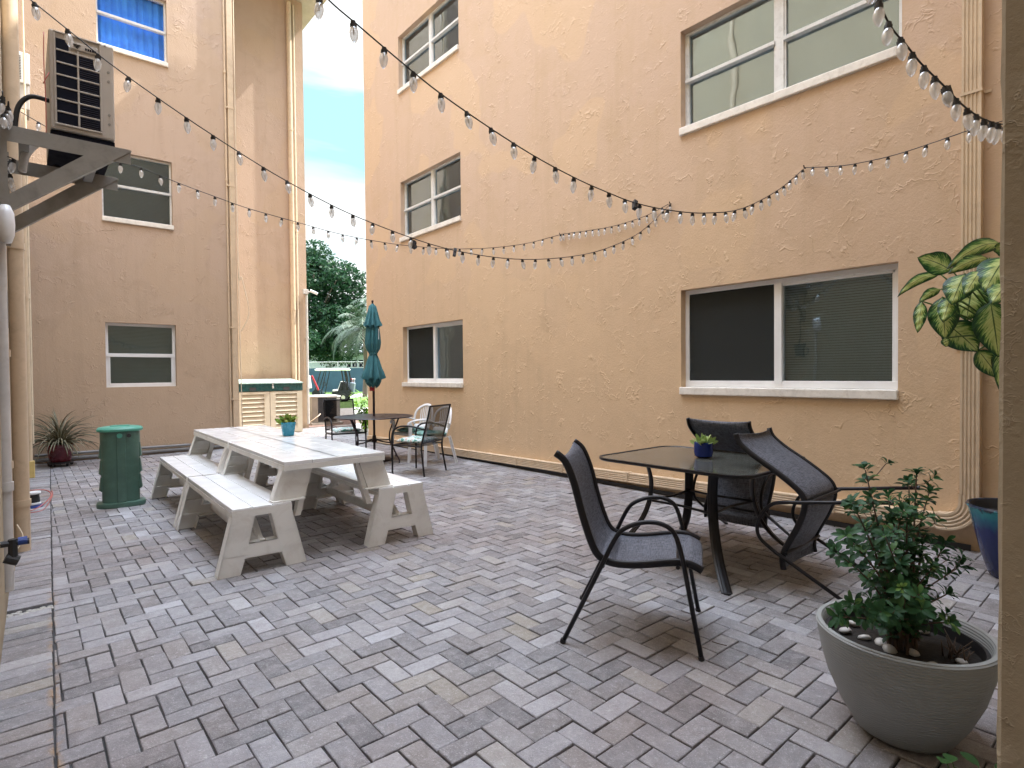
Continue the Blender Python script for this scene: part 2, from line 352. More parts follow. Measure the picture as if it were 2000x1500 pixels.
def dieff():
    m, nt, b = nodes_of('variegated_leaf')
    uv = nt.nodes.new('ShaderNodeUVMap'); uv.uv_map = 'UVMap'
    sep = nt.nodes.new('ShaderNodeSeparateXYZ'); nt.links.new(uv.outputs[0], sep.inputs[0])
    g = nt.nodes.new('ShaderNodeNewGeometry')
    # distance from midrib 0..1, veins slanting outwards
    d = mth(nt, 'ABSOLUTE', mth(nt, 'MULTIPLY', mth(nt, 'SUBTRACT', sep.outputs[1], .5), 2.0))
    vein = mth(nt, 'SUBTRACT', mth(nt, 'MULTIPLY', sep.outputs[0], 17), mth(nt, 'MULTIPLY', d, 5.5))
    cmb = nt.nodes.new('ShaderNodeCombineXYZ'); nt.links.new(vein, cmb.inputs[0]); nt.links.new(mth(nt, 'MULTIPLY', d, 1.2), cmb.inputs[1])
    nt.links.new(mth(nt, 'MULTIPLY', g.outputs['Random Per Island'], 40), cmb.inputs[2])
    n = noise(nt, 1.6, 5, .7, .2, cmb.outputs[0])
    e = mth(nt, 'ADD', d, mth(nt, 'MULTIPLY', mth(nt, 'SUBTRACT', n.outputs[0], .5), 2.4))
    end = mth(nt, 'ABSOLUTE', mth(nt, 'SUBTRACT', sep.outputs[0], .5))
    e = mth(nt, 'ADD', e, mth(nt, 'MULTIPLY', mth(nt, 'MAXIMUM', mth(nt, 'SUBTRACT', end, .36), 0), 4))
    r = ramp(nt, [(.0, (.62, .68, .28)), (.36, (.48, .58, .20)), (.54, (.11, .26, .045)), (.72, (.022, .095, .03)), (1, (.012, .055, .022))], e)
    c = mix(nt, (.06, .14, .04), r.outputs[0], ramp(nt, [(.02, 0), (.05, 1)], d).outputs[0])
    c = mix(nt, c, mix(nt, c, (.45, .6, .5), 1.0, 'MULTIPLY'), mth(nt, 'MULTIPLY', g.outputs['Random Per Island'], .35))
    nt.links.new(c, b.inputs['Base Color']); b.inputs['Roughness'].default_value = .32
    nt.links.new(bump(nt, mth(nt, 'SINE', mth(nt, 'MULTIPLY', vein, 6.283)), .25, .002), b.inputs['Normal'])
    t = nt.nodes.new('ShaderNodeBsdfTranslucent'); nt.links.new(c, t.inputs[0])
    mx = nt.nodes.new('ShaderNodeMixShader'); mx.inputs[0].default_value = .25
    out = nt.nodes['Material Output']
    nt.links.new(b.outputs[0], mx.inputs[1]); nt.links.new(t.outputs[0], mx.inputs[2]); nt.links.new(mx.outputs[0], out.inputs[0])
    return m
M['dieff'] = dieff()

def floral():
    m, nt, b = nodes_of('floral_cushion'); v = obj_co(nt)
    n = noise(nt, 12, 3, .6, 1.4, v)
    r = ramp(nt, [(.3, (.03, .10, .08)), (.42, (.05, .22, .17)), (.48, (.55, .72, .72)), (.56, (.62, .70, .68)), (.62, (.55, .28, .22)), (.7, (.08, .25, .22))], n.outputs[0])
    nt.links.new(r.outputs[0], b.inputs['Base Color']); b.inputs['Roughness'].default_value = .85; return m
M['floral'] = floral()
M['green_cushion'] = simple('sage_cushion', (.13, .26, .23), .85, var=.6, vs=14)

# ------------------------------------------------------------------ mesh builder
class MB:
    def __init__(s): s.v = []; s.f = []; s.uv = {}
    def add(s, vs, fs):
        o = len(s.v); s.v += [tuple(v) for v in vs]; s.f += [tuple(i + o for i in f) for f in fs]; return s
    def box(s, x0, y0, z0, x1, y1, z1):
        if x0 > x1: x0, x1 = x1, x0
        if y0 > y1: y0, y1 = y1, y0
        if z0 > z1: z0, z1 = z1, z0
        return s.add([(x0, y0, z0), (x1, y0, z0), (x1, y1, z0), (x0, y1, z0), (x0, y0, z1), (x1, y0, z1), (x1, y1, z1), (x0, y1, z1)],
                     [(0, 3, 2, 1), (4, 5, 6, 7), (0, 1, 5, 4), (1, 2, 6, 5), (2, 3, 7, 6), (3, 0, 4, 7)])
    def obox(s, c, hx, hy, hz, R):
        """oriented box, R 3x3"""
        c = Vector(c)
        vs = [c + R @ Vector((a * hx, b * hy, d * hz)) for d in (-1, 1) for a, b in ((-1, -1), (1, -1), (1, 1), (-1, 1))]
        return s.add(vs, [(0, 3, 2, 1), (4, 5, 6, 7), (0, 1, 5, 4), (1, 2, 6, 5), (2, 3, 7, 6), (3, 0, 4, 7)])
    def beam(s, a, b, w, h, up=(0, 0, 1)):
        a, b = Vector(a), Vector(b); d = (b - a); L = d.length; d.normalize()
        u = Vector(up); x = d.cross(u)
        if x.length < 1e-4: x = d.cross(Vector((1, 0, 0)))
        x.normalize(); z = x.cross(d)
        R = Matrix((x, d, z)).transposed()
        return s.obox((a + b) / 2, w / 2, L / 2, h / 2, R)
    def tube(s, pts, r, n=8, smooth=0, cap=True, flat=None):
        pts = [Vector(p) for p in pts]
        if smooth:
            q = []
            for i in range(len(pts) - 1):
                p0 = pts[max(i - 1, 0)]; p1 = pts[i]; p2 = pts[i + 1]; p3 = pts[min(i + 2, len(pts) - 1)]
                for k in range(smooth):
                    t = k / smooth
                    q.append(.5 * ((2 * p1) + (p2 - p0) * t + (2 * p0 - 5 * p1 + 4 * p2 - p3) * t * t + (3 * p1 - p0 - 3 * p2 + p3) * t ** 3))
            q.append(pts[-1]); pts = q
        m = len(pts)
        rs = r if isinstance(r, (list, tuple)) else [r] * m
        if len(rs) != m: rs = [rs[0] + (rs[-1] - rs[0]) * i / (m - 1) for i in range(m)]
        t0 = (pts[1] - pts[0]).normalized()
        u = t0.cross(Vector((0, 0, 1)))
        if u.length < .05: u = t0.cross(Vector((0, 1, 0)))
        u.normalize(); vs = []
        if flat: u = Vector(flat[2]).normalized() if len(flat) > 2 else u
        for i, p in enumerate(pts):
            t = (pts[min(i + 1, m - 1)] - pts[max(i - 1, 0)])
            if t.length < 1e-9: t = t0
            t = t.normalized(); u = (u - t * u.dot(t)).normalized(); w = t.cross(u)
            for k in range(n):
                a = 2 * PI * (k + .5) / n
                if flat: vs.append(p + u * math.cos(a) * flat[0] + w * math.sin(a) * flat[1])
                else: vs.append(p + (u * math.cos(a) + w * math.sin(a)) * rs[i])
        fs = [(i * n + k, i * n + (k + 1) % n, (i + 1) * n + (k + 1) % n, (i + 1) * n + k) for i in range(m - 1) for k in range(n)]
        if cap: fs += [tuple(range(n - 1, -1, -1)), tuple((m - 1) * n + k for k in range(n))]
        return s.add(vs, fs)
    def lathe(s, prof, n=32, c=(0, 0, 0), sx=1, sy=1, close=False):
        vs = []; m = len(prof)
        for r, z in prof:
            for k in range(n):
                a = 2 * PI * k / n; vs.append((c[0] + r * math.cos(a) * sx, c[1] + r * math.sin(a) * sy, c[2] + z))
        fs = [(i * n + k, i * n + (k + 1) % n, (i + 1) * n + (k + 1) % n, (i + 1) * n + k) for i in range(m - 1) for k in range(n)]
        if prof[0][0] > 1e-6 and close: fs.append(tuple(range(n - 1, -1, -1)))
        if prof[-1][0] > 1e-6 and close: fs.append(tuple((m - 1) * n + k for k in range(n)))
        return s.add(vs, fs)
    def prism(s, polys, loops, y0, y1, f=lambda a, b, y: (a, y, b)):
        """flat plate in the x-z plane: cap polygons + boundary loops"""
        for P in polys:
            k = len(P)
            s.add([f(a, b, y0) for a, b in P], [tuple(range(k))]); s.add([f(a, b, y1) for a, b in P], [tuple(range(k - 1, -1, -1))])
        for L in loops:
            k = len(L); vs = [f(a, b, y0) for a, b in L] + [f(a, b, y1) for a, b in L]
            s.add(vs, [(i, i + k, (i + 1) % k + k, (i + 1) % k) for i in range(k)])
        return s
    def build(s, name, mat, parent=None, smooth=False, bevel=0, loc=None, rot=None, recalc=True):
        me = bpy.data.meshes.new(name); me.from_pydata(s.v, [], s.f)
        if recalc:
            import bmesh
            bm = bmesh.new(); bm.from_mesh(me); bmesh.ops.remove_doubles(bm, verts=bm.verts, dist=1e-5)
            bmesh.ops.recalc_face_normals(bm, faces=bm.faces); bm.to_mesh(me); bm.free()
        me.materials.append(M[mat] if isinstance(mat, str) else mat)
        o = bpy.data.objects.new(name, me); COL.objects.link(o)
        if parent: o.parent = parent
        if loc: o.location = loc
        if rot: o.rotation_euler = rot
        if smooth:
            me.shade_smooth()
            if smooth == 'auto':
                try:
                    import bmesh
                    bm = bmesh.new(); bm.from_mesh(me)
                    for e in bm.edges:
                        if len(e.link_faces) == 2 and e.calc_face_angle(0) > .6: e.smooth = False
                    bm.to_mesh(me); bm.free()
                except Exception: pass
        if bevel:
            b = o.modifiers.new('bevel', 'BEVEL'); b.width = bevel; b.segments = 2; b.limit_method = 'ANGLE'; b.angle_limit = .6
        return o

def tag(o, label=None, cat=None, group=None, kind=None):
    if label: o['label'] = label
    if cat: o['category'] = cat
    if group: o['group'] = group
    if kind: o['kind'] = kind
    return o
def empty(name, loc=(0, 0, 0), rz=0, label=None, cat=None, group=None):
    o = bpy.data.objects.new(name, None); COL.objects.link(o); o.location = loc; o.rotation_euler = (0, 0, rz)
    o.empty_display_size = .1
    return tag(o, label, cat, group)
def copy_tree(o, parent=None):
    c = o.copy(); COL.objects.link(c); c.parent = parent
    for ch in [q for q in bpy.data.objects if q.parent == o]: copy_tree(ch, c)
    return c

# ================================================================== GROUND
def base_sheet(name, x0, y0, x1, y1, z, mat):
    m = MB(); m.add([(x0, y0, z), (x1, y0, z), (x1, y1, z), (x0, y1, z)], [(0, 1, 2, 3)])
    return tag(m.build(name, mat, recalc=False), kind='structure')
base_sheet('ground', -900, -900, 900, 900, -.06, 'grass')
base_sheet('paving_bed', -6, -8, 16, 14.75, -.012, 'joint')
def clip(poly, n, d):
    out = []
    for i in range(len(poly)):
        a, b = poly[i], poly[(i + 1) % len(poly)]
        da, db = a[0] * n[0] + a[1] * n[1] - d, b[0] * n[0] + b[1] * n[1] - d
        if da >= 0: out.append(a)
        if da * db < 0: t = da / (da - db); out.append((a[0] + (b[0] - a[0]) * t, a[1] + (b[1] - a[1]) * t))
    return out
pv = MB()
def brick(poly):
    cx = sum(p[0] for p in poly) / len(poly); cy = sum(p[1] for p in poly) / len(poly)
    a = random.uniform(-.012, .012); dx, dy = random.uniform(-.0012, .0012), random.uniform(-.0012, .0012)
    poly = [(cx + dx + (x - cx) * math.cos(a) - (y - cy) * math.sin(a), cy + dy + (x - cx) * math.sin(a) + (y - cy) * math.cos(a)) for x, y in poly]
    k = len(poly); zt = random.gauss(0, .0014); tx, ty = random.gauss(0, .014), random.gauss(0, .014)
    def ins(e):
        o = []
        for x, y in poly:
            L = math.hypot(x - cx, y - cy); sx = 1 if x > cx else -1; sy = 1 if y > cy else -1
            o.append((x - sx * min(e, abs(x - cx) * .5), y - sy * min(e, abs(y - cy) * .5)))
        return o
    j = random.uniform(.0012, .0040)
    A, B, C = ins(j), ins(j + .0012), ins(j + .0048)
    zz = lambda p, z: (p[0], p[1], z + zt + tx * (p[0] - cx) + ty * (p[1] - cy))
    vs = [zz(p, -.02) for p in A] + [zz(p, -.005) for p in A] + [zz(p, -.0018) for p in B] + [zz(p, 0) for p in C]
    fs = [tuple(range(3 * k, 4 * k))]
    for l in range(3): fs += [(l * k + i, l * k + (i + 1) % k, (l + 1) * k + (i + 1) % k, (l + 1) * k + i) for i in range(k)]
    pv.add(vs, fs)
W = .1; X0, Y0 = 1.698, 1.516
for i in range(-24, 52):
    for j in range(-46, 140):
        k = (i - j - 3) % 4 ; k = (i - j + 3) % 4
        x, y = X0 + i * W, Y0 + j * W
        if k == 0: P = [(x, y), (x + 2 * W, y), (x + 2 * W, y + W), (x, y + W)]
        elif k == 3: P = [(x, y), (x + W, y), (x + W, y + 2 * W), (x, y + 2 * W)]
        else: continue
        if y > 14.5 or x > 6.7 or x < -.5: continue
        P = clip(P, (1, -.0254), -.006)
        if len(P) < 3: continue
        area = abs(sum(P[a][0] * P[(a + 1) % len(P)][1] - P[(a + 1) % len(P)][0] * P[a][1] for a in range(len(P)))) / 2
        if area < .0012: continue
        brick(P)
y = -3.0
ropey = 4.27
while y < 11.5:
    if not (ropey - .02 < y < ropey + .06):
        xl = -.006 + .0254 * y; xw = -.160 + .0113 * y
        brick([(xw, y), (xl - .001, y), (xl - .001, y + .1), (xw, y + .1)])
    y += .1
tag(pv.build('patio_paving', 'paver', recalc=False), kind='structure')
rb = MB()
for s in range(26):
    xx = -.11 + .0083 * s + random.uniform(-.004, .004); yy = ropey + .035 + random.uniform(-.028, .028)
    rb.lathe([(0, -.009), (.009, -.006), (.012, 0), (.009, .006), (0, .009)], 7, (xx, yy, -.004 + random.uniform(-.003, .003)), 1.4, 1)
tag(rb.build('gravel', 'concrete', smooth=True), kind='stuff', label='small pale pebbles filling the gap of a missing border brick', cat='gravel')
base_sheet('mulch_bed', 5.6, 14.75, 9.5, 17.5, -.004, 'mulch')
base_sheet('gravel_path', 6.3, 13.6, 16, 14.75, -.0035, 'concrete')
base_sheet('concrete_path', 6.8, 17.5, 40, 22.6, -.03, 'concrete')
base_sheet('cart_path', 2, 33, 60, 39, -.035, 'concrete')

# ================================================================== BUILDINGS
def wall_holes(mb, f, u0, u1, z0, z1, holes, depth):
    """plane wall in (u,z) with rectangular openings and reveals; f(u,z,d) -> xyz, d inward"""
    us = sorted({u0, u1, *[h[0] for h in holes], *[h[1] for h in holes]})
    zs = sorted({z0, z1, *[h[2] for h in holes], *[h[3] for h in holes]})
    for a, b in zip(us, us[1:]):
        for c, d in zip(zs, zs[1:]):
            if any(h[0] <= a and b <= h[1] and h[2] <= c and d <= h[3] for h in holes): continue
            mb.add([f(a, c, 0), f(b, c, 0), f(b, d, 0), f(a, d, 0)], [(0, 1, 2, 3)])
    for a, b, c, d in holes:
        for p, q in (((a, c), (b, c)), ((b, c), (b, d)), ((b, d), (a, d)), ((a, d), (a, c))):
            mb.add([f(*p, 0), f(*q, 0), f(*q, depth), f(*p, depth)], [(0, 1, 2, 3)])
def window(parent, f, h, kind, sill=True, blind='blind_white', sm='sill', label=None):
    """h = (u0,u1,z0,z1) opening; kind selects the sash layout. parts: window > frame, pane, blind, sill"""
    a, b, c, d = h
    def B(mb, u0, u1, z0, z1, d0, d1):
        p = [f(u, z, dd) for dd in (d0, d1) for u, z in ((u0, z0), (u1, z0), (u1, z1), (u0, z1))]
        mb.add(p, [(0, 1, 2, 3), (7, 6, 5, 4), (0, 4, 5, 1), (1, 5, 6, 2), (2, 6, 7, 3), (3, 7, 4, 0)])
    z0 = c + (.075 if sill else 0)
    new = kind in ('slider', 'hung')
    t = .045 if new else .028
    fr = MB(); D0, D1 = .085, .15
    B(fr, a, b, z0, z0 + t * (1.5 if new else 1), D0, D1); B(fr, a, b, d - t, d, D0, D1)
    B(fr, a, a + t, z0 + t, d - t, D0 + .001, D1 - .001); B(fr, b - t, b, z0 + t, d - t, D0 + .001, D1 - .001)
    mid = (a + b) / 2; zm = (z0 + d) / 2
    if kind == 'slider':
        B(fr, mid - .035, mid + .035, z0 + t, d - t, D0 - .012, D1)
        B(fr, a + t, a + t + .025, z0 + t, d - t, D0 + .02, D1 - .002)
        B(fr, a + t, mid - .03, d - t - .025, d - t + .001, D0 + .02, D1 - .002)
    elif kind == 'hung':
        B(fr, a + .01, b - .01, zm - .03, zm + .03, D0 - .02, D1)
        B(fr, a + t, a + t + .022, z0 + t, zm, D0 - .01, D1 - .01); B(fr, b - t - .022, b - t, z0 + t, zm, D0 - .01, D1 - .01)
    elif kind == 'four':
        B(fr, mid - .04, mid + .04, z0 + t, d - t, D0 - .004, D1)
        for u in (a + .01, mid + .04): B(fr, u, u + (mid - a) - .05, zm - .018, zm + .018, D0 - .022, D1 - .01)
        for u0, u1 in ((a + t, mid - .04), (mid + .04, b - t)):
            for q0, q1 in ((z0 + t, zm - .018), (zm + .018, d - t)):
                B(fr, u0, u0 + .016, q0, q1, D0 + .006, D1 - .012); B(fr, u1 - .016, u1, q0, q1, D0 + .006, D1 - .012)
    else:
        B(fr, a + .01, b - .01, zm - .02, zm + .02, D0 - .022, D1 - .01)
    fo = fr.build('window', 'frame' if new else 'oldframe', parent, bevel=.003)
    if label: fo['label'] = label
    cells = [(a + t, mid - .03, z0 + t, d - t), (mid + .03, b - t, z0 + t, d - t)] if kind == 'slider' else \
            [(a + t, b - t, z0 + t, zm - .02), (a + t, b - t, zm + .02, d - t)] if kind in ('hung', 'two') else \
            [(u0, u1, q0, q1) for u0, u1 in ((a + t, mid - .04), (mid + .04, b - t)) for q0, q1 in ((z0 + t, zm - .015), (zm + .015, d - t))]
    for i, (u0, u1, q0, q1) in enumerate(cells):
        pm = MB(); B(pm, u0 - .004, u1 + .004, q0 - .004, q1 + .004, .116, .120)
        pm.build('pane', 'glass_strong' if kind == 'four' else 'glass_low' if blind == 'curtain' else 'glass', fo)
    if kind == 'slider':
        # the far sash (u high, left in view) carries an insect screen
        u0, u1 = mid + .035, b - t
        pm = MB(); B(pm, u0, u1, z0 + t, d - t, .096, .098); pm.build('insect_screen', 'insect', fo)
    bl = MB()
    if blind:
        if blind == 'curtain':
            n = 60; vs = []
            for i in range(n + 1):
                u = a + (b - a) * i / n; w = .02 * math.sin(i * .9) + .008 * math.sin(i * 2.3)
                vs += [f(u, z0, .2 + w), f(u, d, .2 + w)]
            bl.add(vs, [(2 * i, 2 * i + 2, 2 * i + 3, 2 * i + 1) for i in range(n)])
            bl.build('curtain', 'curtain', fo, smooth=True, recalc=False)
        elif blind == 'blind_white':
            n = 12; vs = []
            for i in range(n + 1):
                u = a + (b - a) * i / n; w = .006 * math.sin(i * 1.7)
                vs += [f(u, z0, .19 + w), f(u, d, .19 + w)]
            bl.add(vs, [(2 * i, 2 * i + 2, 2 * i + 3, 2 * i + 1) for i in range(n)])
            bl.build('roller_blind', blind, fo, smooth=True, recalc=False)
        else:
            z = z0 + .01; u0 = a + .02
            while z < d - .02:
                bl.add([f(u0, z, .185), f(b - .02, z, .185), f(b - .02, z + .021, .203), f(u0, z + .021, .203)], [(0, 1, 2, 3)]); z += .0235
            bl.build('blind', blind, fo, recalc=False)
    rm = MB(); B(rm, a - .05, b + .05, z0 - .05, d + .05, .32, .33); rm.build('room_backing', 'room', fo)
    if sill:
        sb = MB(); B(sb, a - .005, b + .005, c - .005, c + .0745, -.035, .086); sb.build('sill', sm, fo, bevel=.008)
    return fo

ZR = 10.85
# --- right building
XR = 5.34
RB = empty('apartment_building', (XR, 4, 0), 0, 'long sand stucco building on the right with three storeys of windows', 'building')
def fR(u, z, d): return (XR + d - RB.location.x, u - 4, z)
big = [(1.455, 3.445, 1.115, 2.222), (1.435, 3.437, 3.852, 4.948), (1.44, 3.44, 6.62, 7.7)]
sml = [(7.428, 9.322, 1.135, 2.228), (7.44, 9.345, 3.80, 4.893), (7.455, 9.36, 6.505, 7.56)]
wm = MB(); wall_holes(wm, fR, -4, 10.77, -.1, ZR, big + sml, .12)
wm.add([fR(10.77, -.1, 0), fR(10.77, -.1, 8), fR(10.77, ZR, 8), fR(10.77, ZR, 0)], [(0, 1, 2, 3)])
wm.add([fR(-4, -.1, 0), fR(-4, -.1, 8), fR(-4, ZR, 8), fR(-4, ZR, 0)], [(0, 1, 2, 3)])
wm.add([fR(-4, -.1, 8), fR(10.77, -.1, 8), fR(10.77, ZR, 8), fR(-4, ZR, 8)], [(0, 1, 2, 3)])
wm.build('wall', 'stucco', RB, recalc=False)
MB().box(-.45, -8.4, ZR, 8.5, 7.2, ZR + .3).build('roof', 'roof', RB)
def fRw(u, z, d): return fR(u, z, d)
window(RB, fRw, big[0], 'slider', True, 'blind_green'); window(RB, fRw, big[1], 'four', True, 'blind_white'); window(RB, fRw, big[2], 'four', True, 'blind_dark')
window(RB, fRw, sml[0], 'slider', True, 'blind_grey'); window(RB, fRw, sml[1], 'four', True, 'blind_white'); window(RB, fRw, sml[2], 'four', True, 'blind_dark')

# --- far building: facade closing the yard on the left + set back part
YF, YS, XC, XE = 11.61, 14.6, 3.10, 5.57
FB = empty('apartment_building', (1.5, YF, 0), 0, 'sand stucco building closing the far left of the yard, set back behind the shed', 'building')
def fF(u, z, d): return (u - 1.5, d, z)
fw = [(1.04, 2.07, 1.18, 2.27), (1.035, 2.06, 3.955, 5.15), (1.01, 2.025, 6.80, 7.97)]
wm = MB(); wall_holes(wm, fF, -6, XC, -.1, ZR, fw, .12)
def q4(mb, *p): mb.add([(x - 1.5, y - YF, z) for x, y, z in p], [(0, 1, 2, 3)])
q4(wm, (XC, YF, -.1), (XC, YS, -.1), (XC, YS, ZR), (XC, YF, ZR))
q4(wm, (XC, YS, -.1), (XE, YS, -.1), (XE, YS, ZR), (XC, YS, ZR))
q4(wm, (XE, YS, -.1), (XE, 26, -.1), (XE, 26, ZR), (XE, YS, ZR))
q4(wm, (-6, 26, -.1), (XE, 26, -.1), (XE, 26, ZR), (-6, 26, ZR))
q4(wm, (-6, YF, -.1), (-6, 26, -.1), (-6, 26, ZR), (-6, YF, ZR))
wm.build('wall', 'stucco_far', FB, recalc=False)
MB().box(-7.5, .0, ZR, 1.6, 15, ZR + .3).box(1.6, 1.6, ZR, 4.5, 15, ZR + .3).build('roof', 'roof', FB)
window(FB, fF, fw[0], 'hung', False, 'blind_green'); window(FB, fF, fw[1], 'two', True, 'blind_dark'); window(FB, fF, fw[2], 'two', True, 'curtain')

# --- left building running back past the camera
def xl(y): return -.151 + .0113 * y
LB = empty('apartment_building', (0, 5, 0), 0, 'sand stucco building wall skimming the left edge, carrying pipes and the air conditioner bracket', 'building')
wm = MB()
def q5(mb, *p): mb.add([(x, y - 5, z) for x, y, z in p], [(0, 1, 2, 3)])
q5(wm, (xl(-3), -3, -.1), (xl(11.6), 11.6, -.1), (xl(11.6), 11.6, ZR), (xl(-3), -3, ZR))
q5(wm, (xl(-3), -3, -.1), (-6, -3, -.1), (-6, -3, ZR), (xl(-3), -3, ZR))
q5(wm, (-6, -3, -.1), (-6, 11.6, -.1), (-6, 11.6, ZR), (-6, -3, ZR))
wm.build('wall', 'stucco_near', LB, recalc=False)
MB().box(-6, -8, ZR, 0.0, 6.5, ZR + .3).build('roof', 'roof', LB)

# --- building corner at the right edge, near the camera; unseen height raised to block sky
PB = empty('apartment_building', (1.2, .17, 0), 0, 'rough stucco building corner standing close at the right edge beside the grey planter', 'building')
wm = MB(); n = 60
px0, py0 = 1.148, .178
vs = []
random.seed(3); n = 150
for i in range(n + 1):
    z = -.1 + (ZR + .1) * i / n
    w = random.uniform(-.004, .004)
    vs += [(px0 - 1.2, -4, z), (px0 - 1.2 + w * .2, py0 - .17 - .005, z), (px0 - 1.2 + .004 + w * .3, py0 - .17 + w * .5, z), (px0 - 1.2 + .02, py0 - .17 + w * .4, z), (4.1, py0 - .17, z)]
wm.add(vs, [(5 * i + k, 5 * i + k + 1, 5 * i + 6 + k, 5 * i + 5 + k) for i in range(n) for k in range(4)])
wm.build('wall', 'stucco_near', PB, recalc=False)
MB().box(-.1, -4, ZR + .004, 3.6, .1, ZR + .297).build('roof', 'roof', PB)

# --- unseen building behind the viewer, added to darken reflections and the far facade
BB = empty('apartment_building', (2, -7, 0), 0, 'unseen sand stucco building behind the viewpoint, added to darken reflections', 'building')
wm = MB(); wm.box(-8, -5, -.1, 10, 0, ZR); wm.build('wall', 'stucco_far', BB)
MB().box(-8.4, -5.4, ZR + .002, 10.4, .4, ZR + .3).build('roof', 'roof', BB)

# ================================================================== PIPES
def ribbed_spout(mb, pts, w, d, wdir, ribs=5):
    """rectangular downspout along pts; wdir = width direction, ribs on the outer face"""
    pts = [Vector(p) for p in pts]; m = len(pts); prof = []
    prof.append((-w / 2, 0)); prof.append((-w / 2, d))
    k = ribs * 2
    for i in range(1, k):
        uu = -w / 2 + w * i / k
        prof += [(uu - w / k * .25, d - (0 if i % 2 else .007)), (uu + w / k * .25, d - (0 if i % 2 else .007))]
    prof += [(w / 2, d), (w / 2, 0)]
    vs = []; K = len(prof)
    for i, p in enumerate(pts):
        t = (pts[min(i + 1, m - 1)] - pts[max(i - 1, 0)]).normalized()
        out = Vector((-1, 0, 0)); wd = t.cross(out).normalized()
        for a, b in prof: vs.append(p + wd * a + out * b)
    mb.add(vs, [(i * K + k, i * K + (k + 1) % K, (i + 1) * K + (k + 1) % K, (i + 1) * K + k) for i in range(m - 1) for k in range(K)])
DS = empty('downspout', (XR, .98, 0), 0, 'beige ribbed rain downspout running down the right wall and along its foot', 'downspout')
OX, OY = XR, .98
vp = [(0, 0, 10.8), (0, 0, 6), (0, 0, 3), (0, 0, .42)]
mb = MB(); ribbed_spout(mb, vp, .115, .085, None); mb.build('vertical_pipe', 'beige_pipe', DS)
el = [(0, 0, .42)] + [(0, .16 - .16 * math.cos(a), .36 - .16 * math.sin(a)) for a in [PI / 2 * k / 9 for k in range(10)]] + [(0, .2, .2)]
mb = MB(); ribbed_spout(mb, el, .125, .09, None); mb.build('elbow', 'beige_pipe', DS)
hz = [(0, .18, .20), (0, 2, .16), (0, 4, .12), (0, 7, .085), (0, 9.7, .07)]
mb = MB(); ribbed_spout(mb, hz, .105, .08, None); mb.build('ground_run', 'beige_pipe', DS)
for yy in (1.9, 3.35, 4.1, 5.15, 6.05, 7.2, 8.6):
    z = .20 - .018 * (yy - .98)
    if yy > 4.9: z = .12 - .0115 * (yy - .98 - 4)
    MB().box(-.089, yy - OY, z - .056, -.002, yy - OY + .022, z + .056).build('strap', 'beige_pipe', DS)
for z in (3.35, 6.2, 1.5):
    MB().box(-.091, -.064, z, -.002, .064, z + .02).box(-.012, -.10, z, -.002, .10, z + .02).build('strap', 'beige_pipe', DS)
tag(MB().box(0, 0, 0, .012, 9.8, .10).build('kerb', 'black_rubber', loc=(XR - .03, .98, -.055)), kind='structure')

def vpipe(name, label, cat, x, y, r, z0, z1, mat, collars=(), group=None, n=14):
    t = empty(name, (x, y, z0), 0, label, cat, group)
    MB().tube([(0, 0, 0), (0, 0, (z1 - z0) / 2), (0, 0, z1 - z0)], r, n).build('pipe', mat, t, smooth='auto')
    for c in collars:
        MB().tube([(0, 0, c - z0), (0, 0, c - z0 + .05)], r + .008, n).build('collar', mat, t, smooth='auto')
    return t
vpipe('drain_pipe', 'thick beige drain pipe standing on the pavers against the left wall', 'pipe', -.035, 5.87, .054, 0, 10.8, 'beige_pipe', (.35, 2.35, 5.0))
vpipe('drain_pipe', 'narrow beige pipe just in front of the thick drain pipe on the left wall', 'pipe', -.098, 5.30, .024, 0, 2.4, 'beige_pipe', (.12, .72, 1.5))
vpipe('drain_pipe', 'slender beige pipe ending in the yellowed box, behind the thick drain pipe', 'pipe', .02, 8.0, .035, .42, 4.2, 'beige_pipe', (.9, 2.2))
vpipe('drain_pipe', 'pale grey pipe with the hose splitter at its foot at the left edge', 'pipe', -.092, 4.25, .030, .16, 2.2, 'grey_pipe', (.72,))
vpipe('cable_line', 'thin pale line down the left wall behind the pipes near the white ventilator box', 'cable', .075, 9.6, .01, .5, 10.5, 'cable')
bx_ = PY(27, 100, 7.0).x
mb = MB().tube([(bx_, 7.0, 7.5), (bx_ + .01, 7.0, 5.0), (bx_ - .015, 7.0, 4.3), (bx_ - .03, 7, 3.9)], .018, 8, 6)
tag(mb.build('cable', 'black_rubber', smooth=True), 'thick black cable running down the left wall behind the beige pipe', 'cable')
t = tag(empty('junction_box', (.0, 8.0, .30)), 'yellowed plastic box at the foot of the slender conduit on the left wall', 'box')
MB().box(.0, -.04, -.02, .07, .04, .16).build('cover', 'yellow', t, bevel=.008)
MB().box(-.04, -.05, -.03, -.001, .05, .17).build('back_plate', 'black_box', t, bevel=.004)
# disconnect switch
t = empty('switch_box', (-.10, 4.5, 1.65), 0, 'dark grey switch box with a loop handle high on the left wall', 'switch')
MB().box(-.02, -.08, 0, .035, .08, .22).build('box', 'black_box', t, bevel=.005)
MB().tube([(.0, -.09, .04), (.0, -.115, .06), (.0, -.115, .12), (.0, -.09, .14)], .008, 8, 4).build('handle', 'black_rubber', t, smooth=True)
MB().tube([(-.0, 0, .22), (-.0, .0, .5), (-.01, .1, 1.0)], .012, 8, 4).build('cable', 'black_rubber', t, smooth=True)
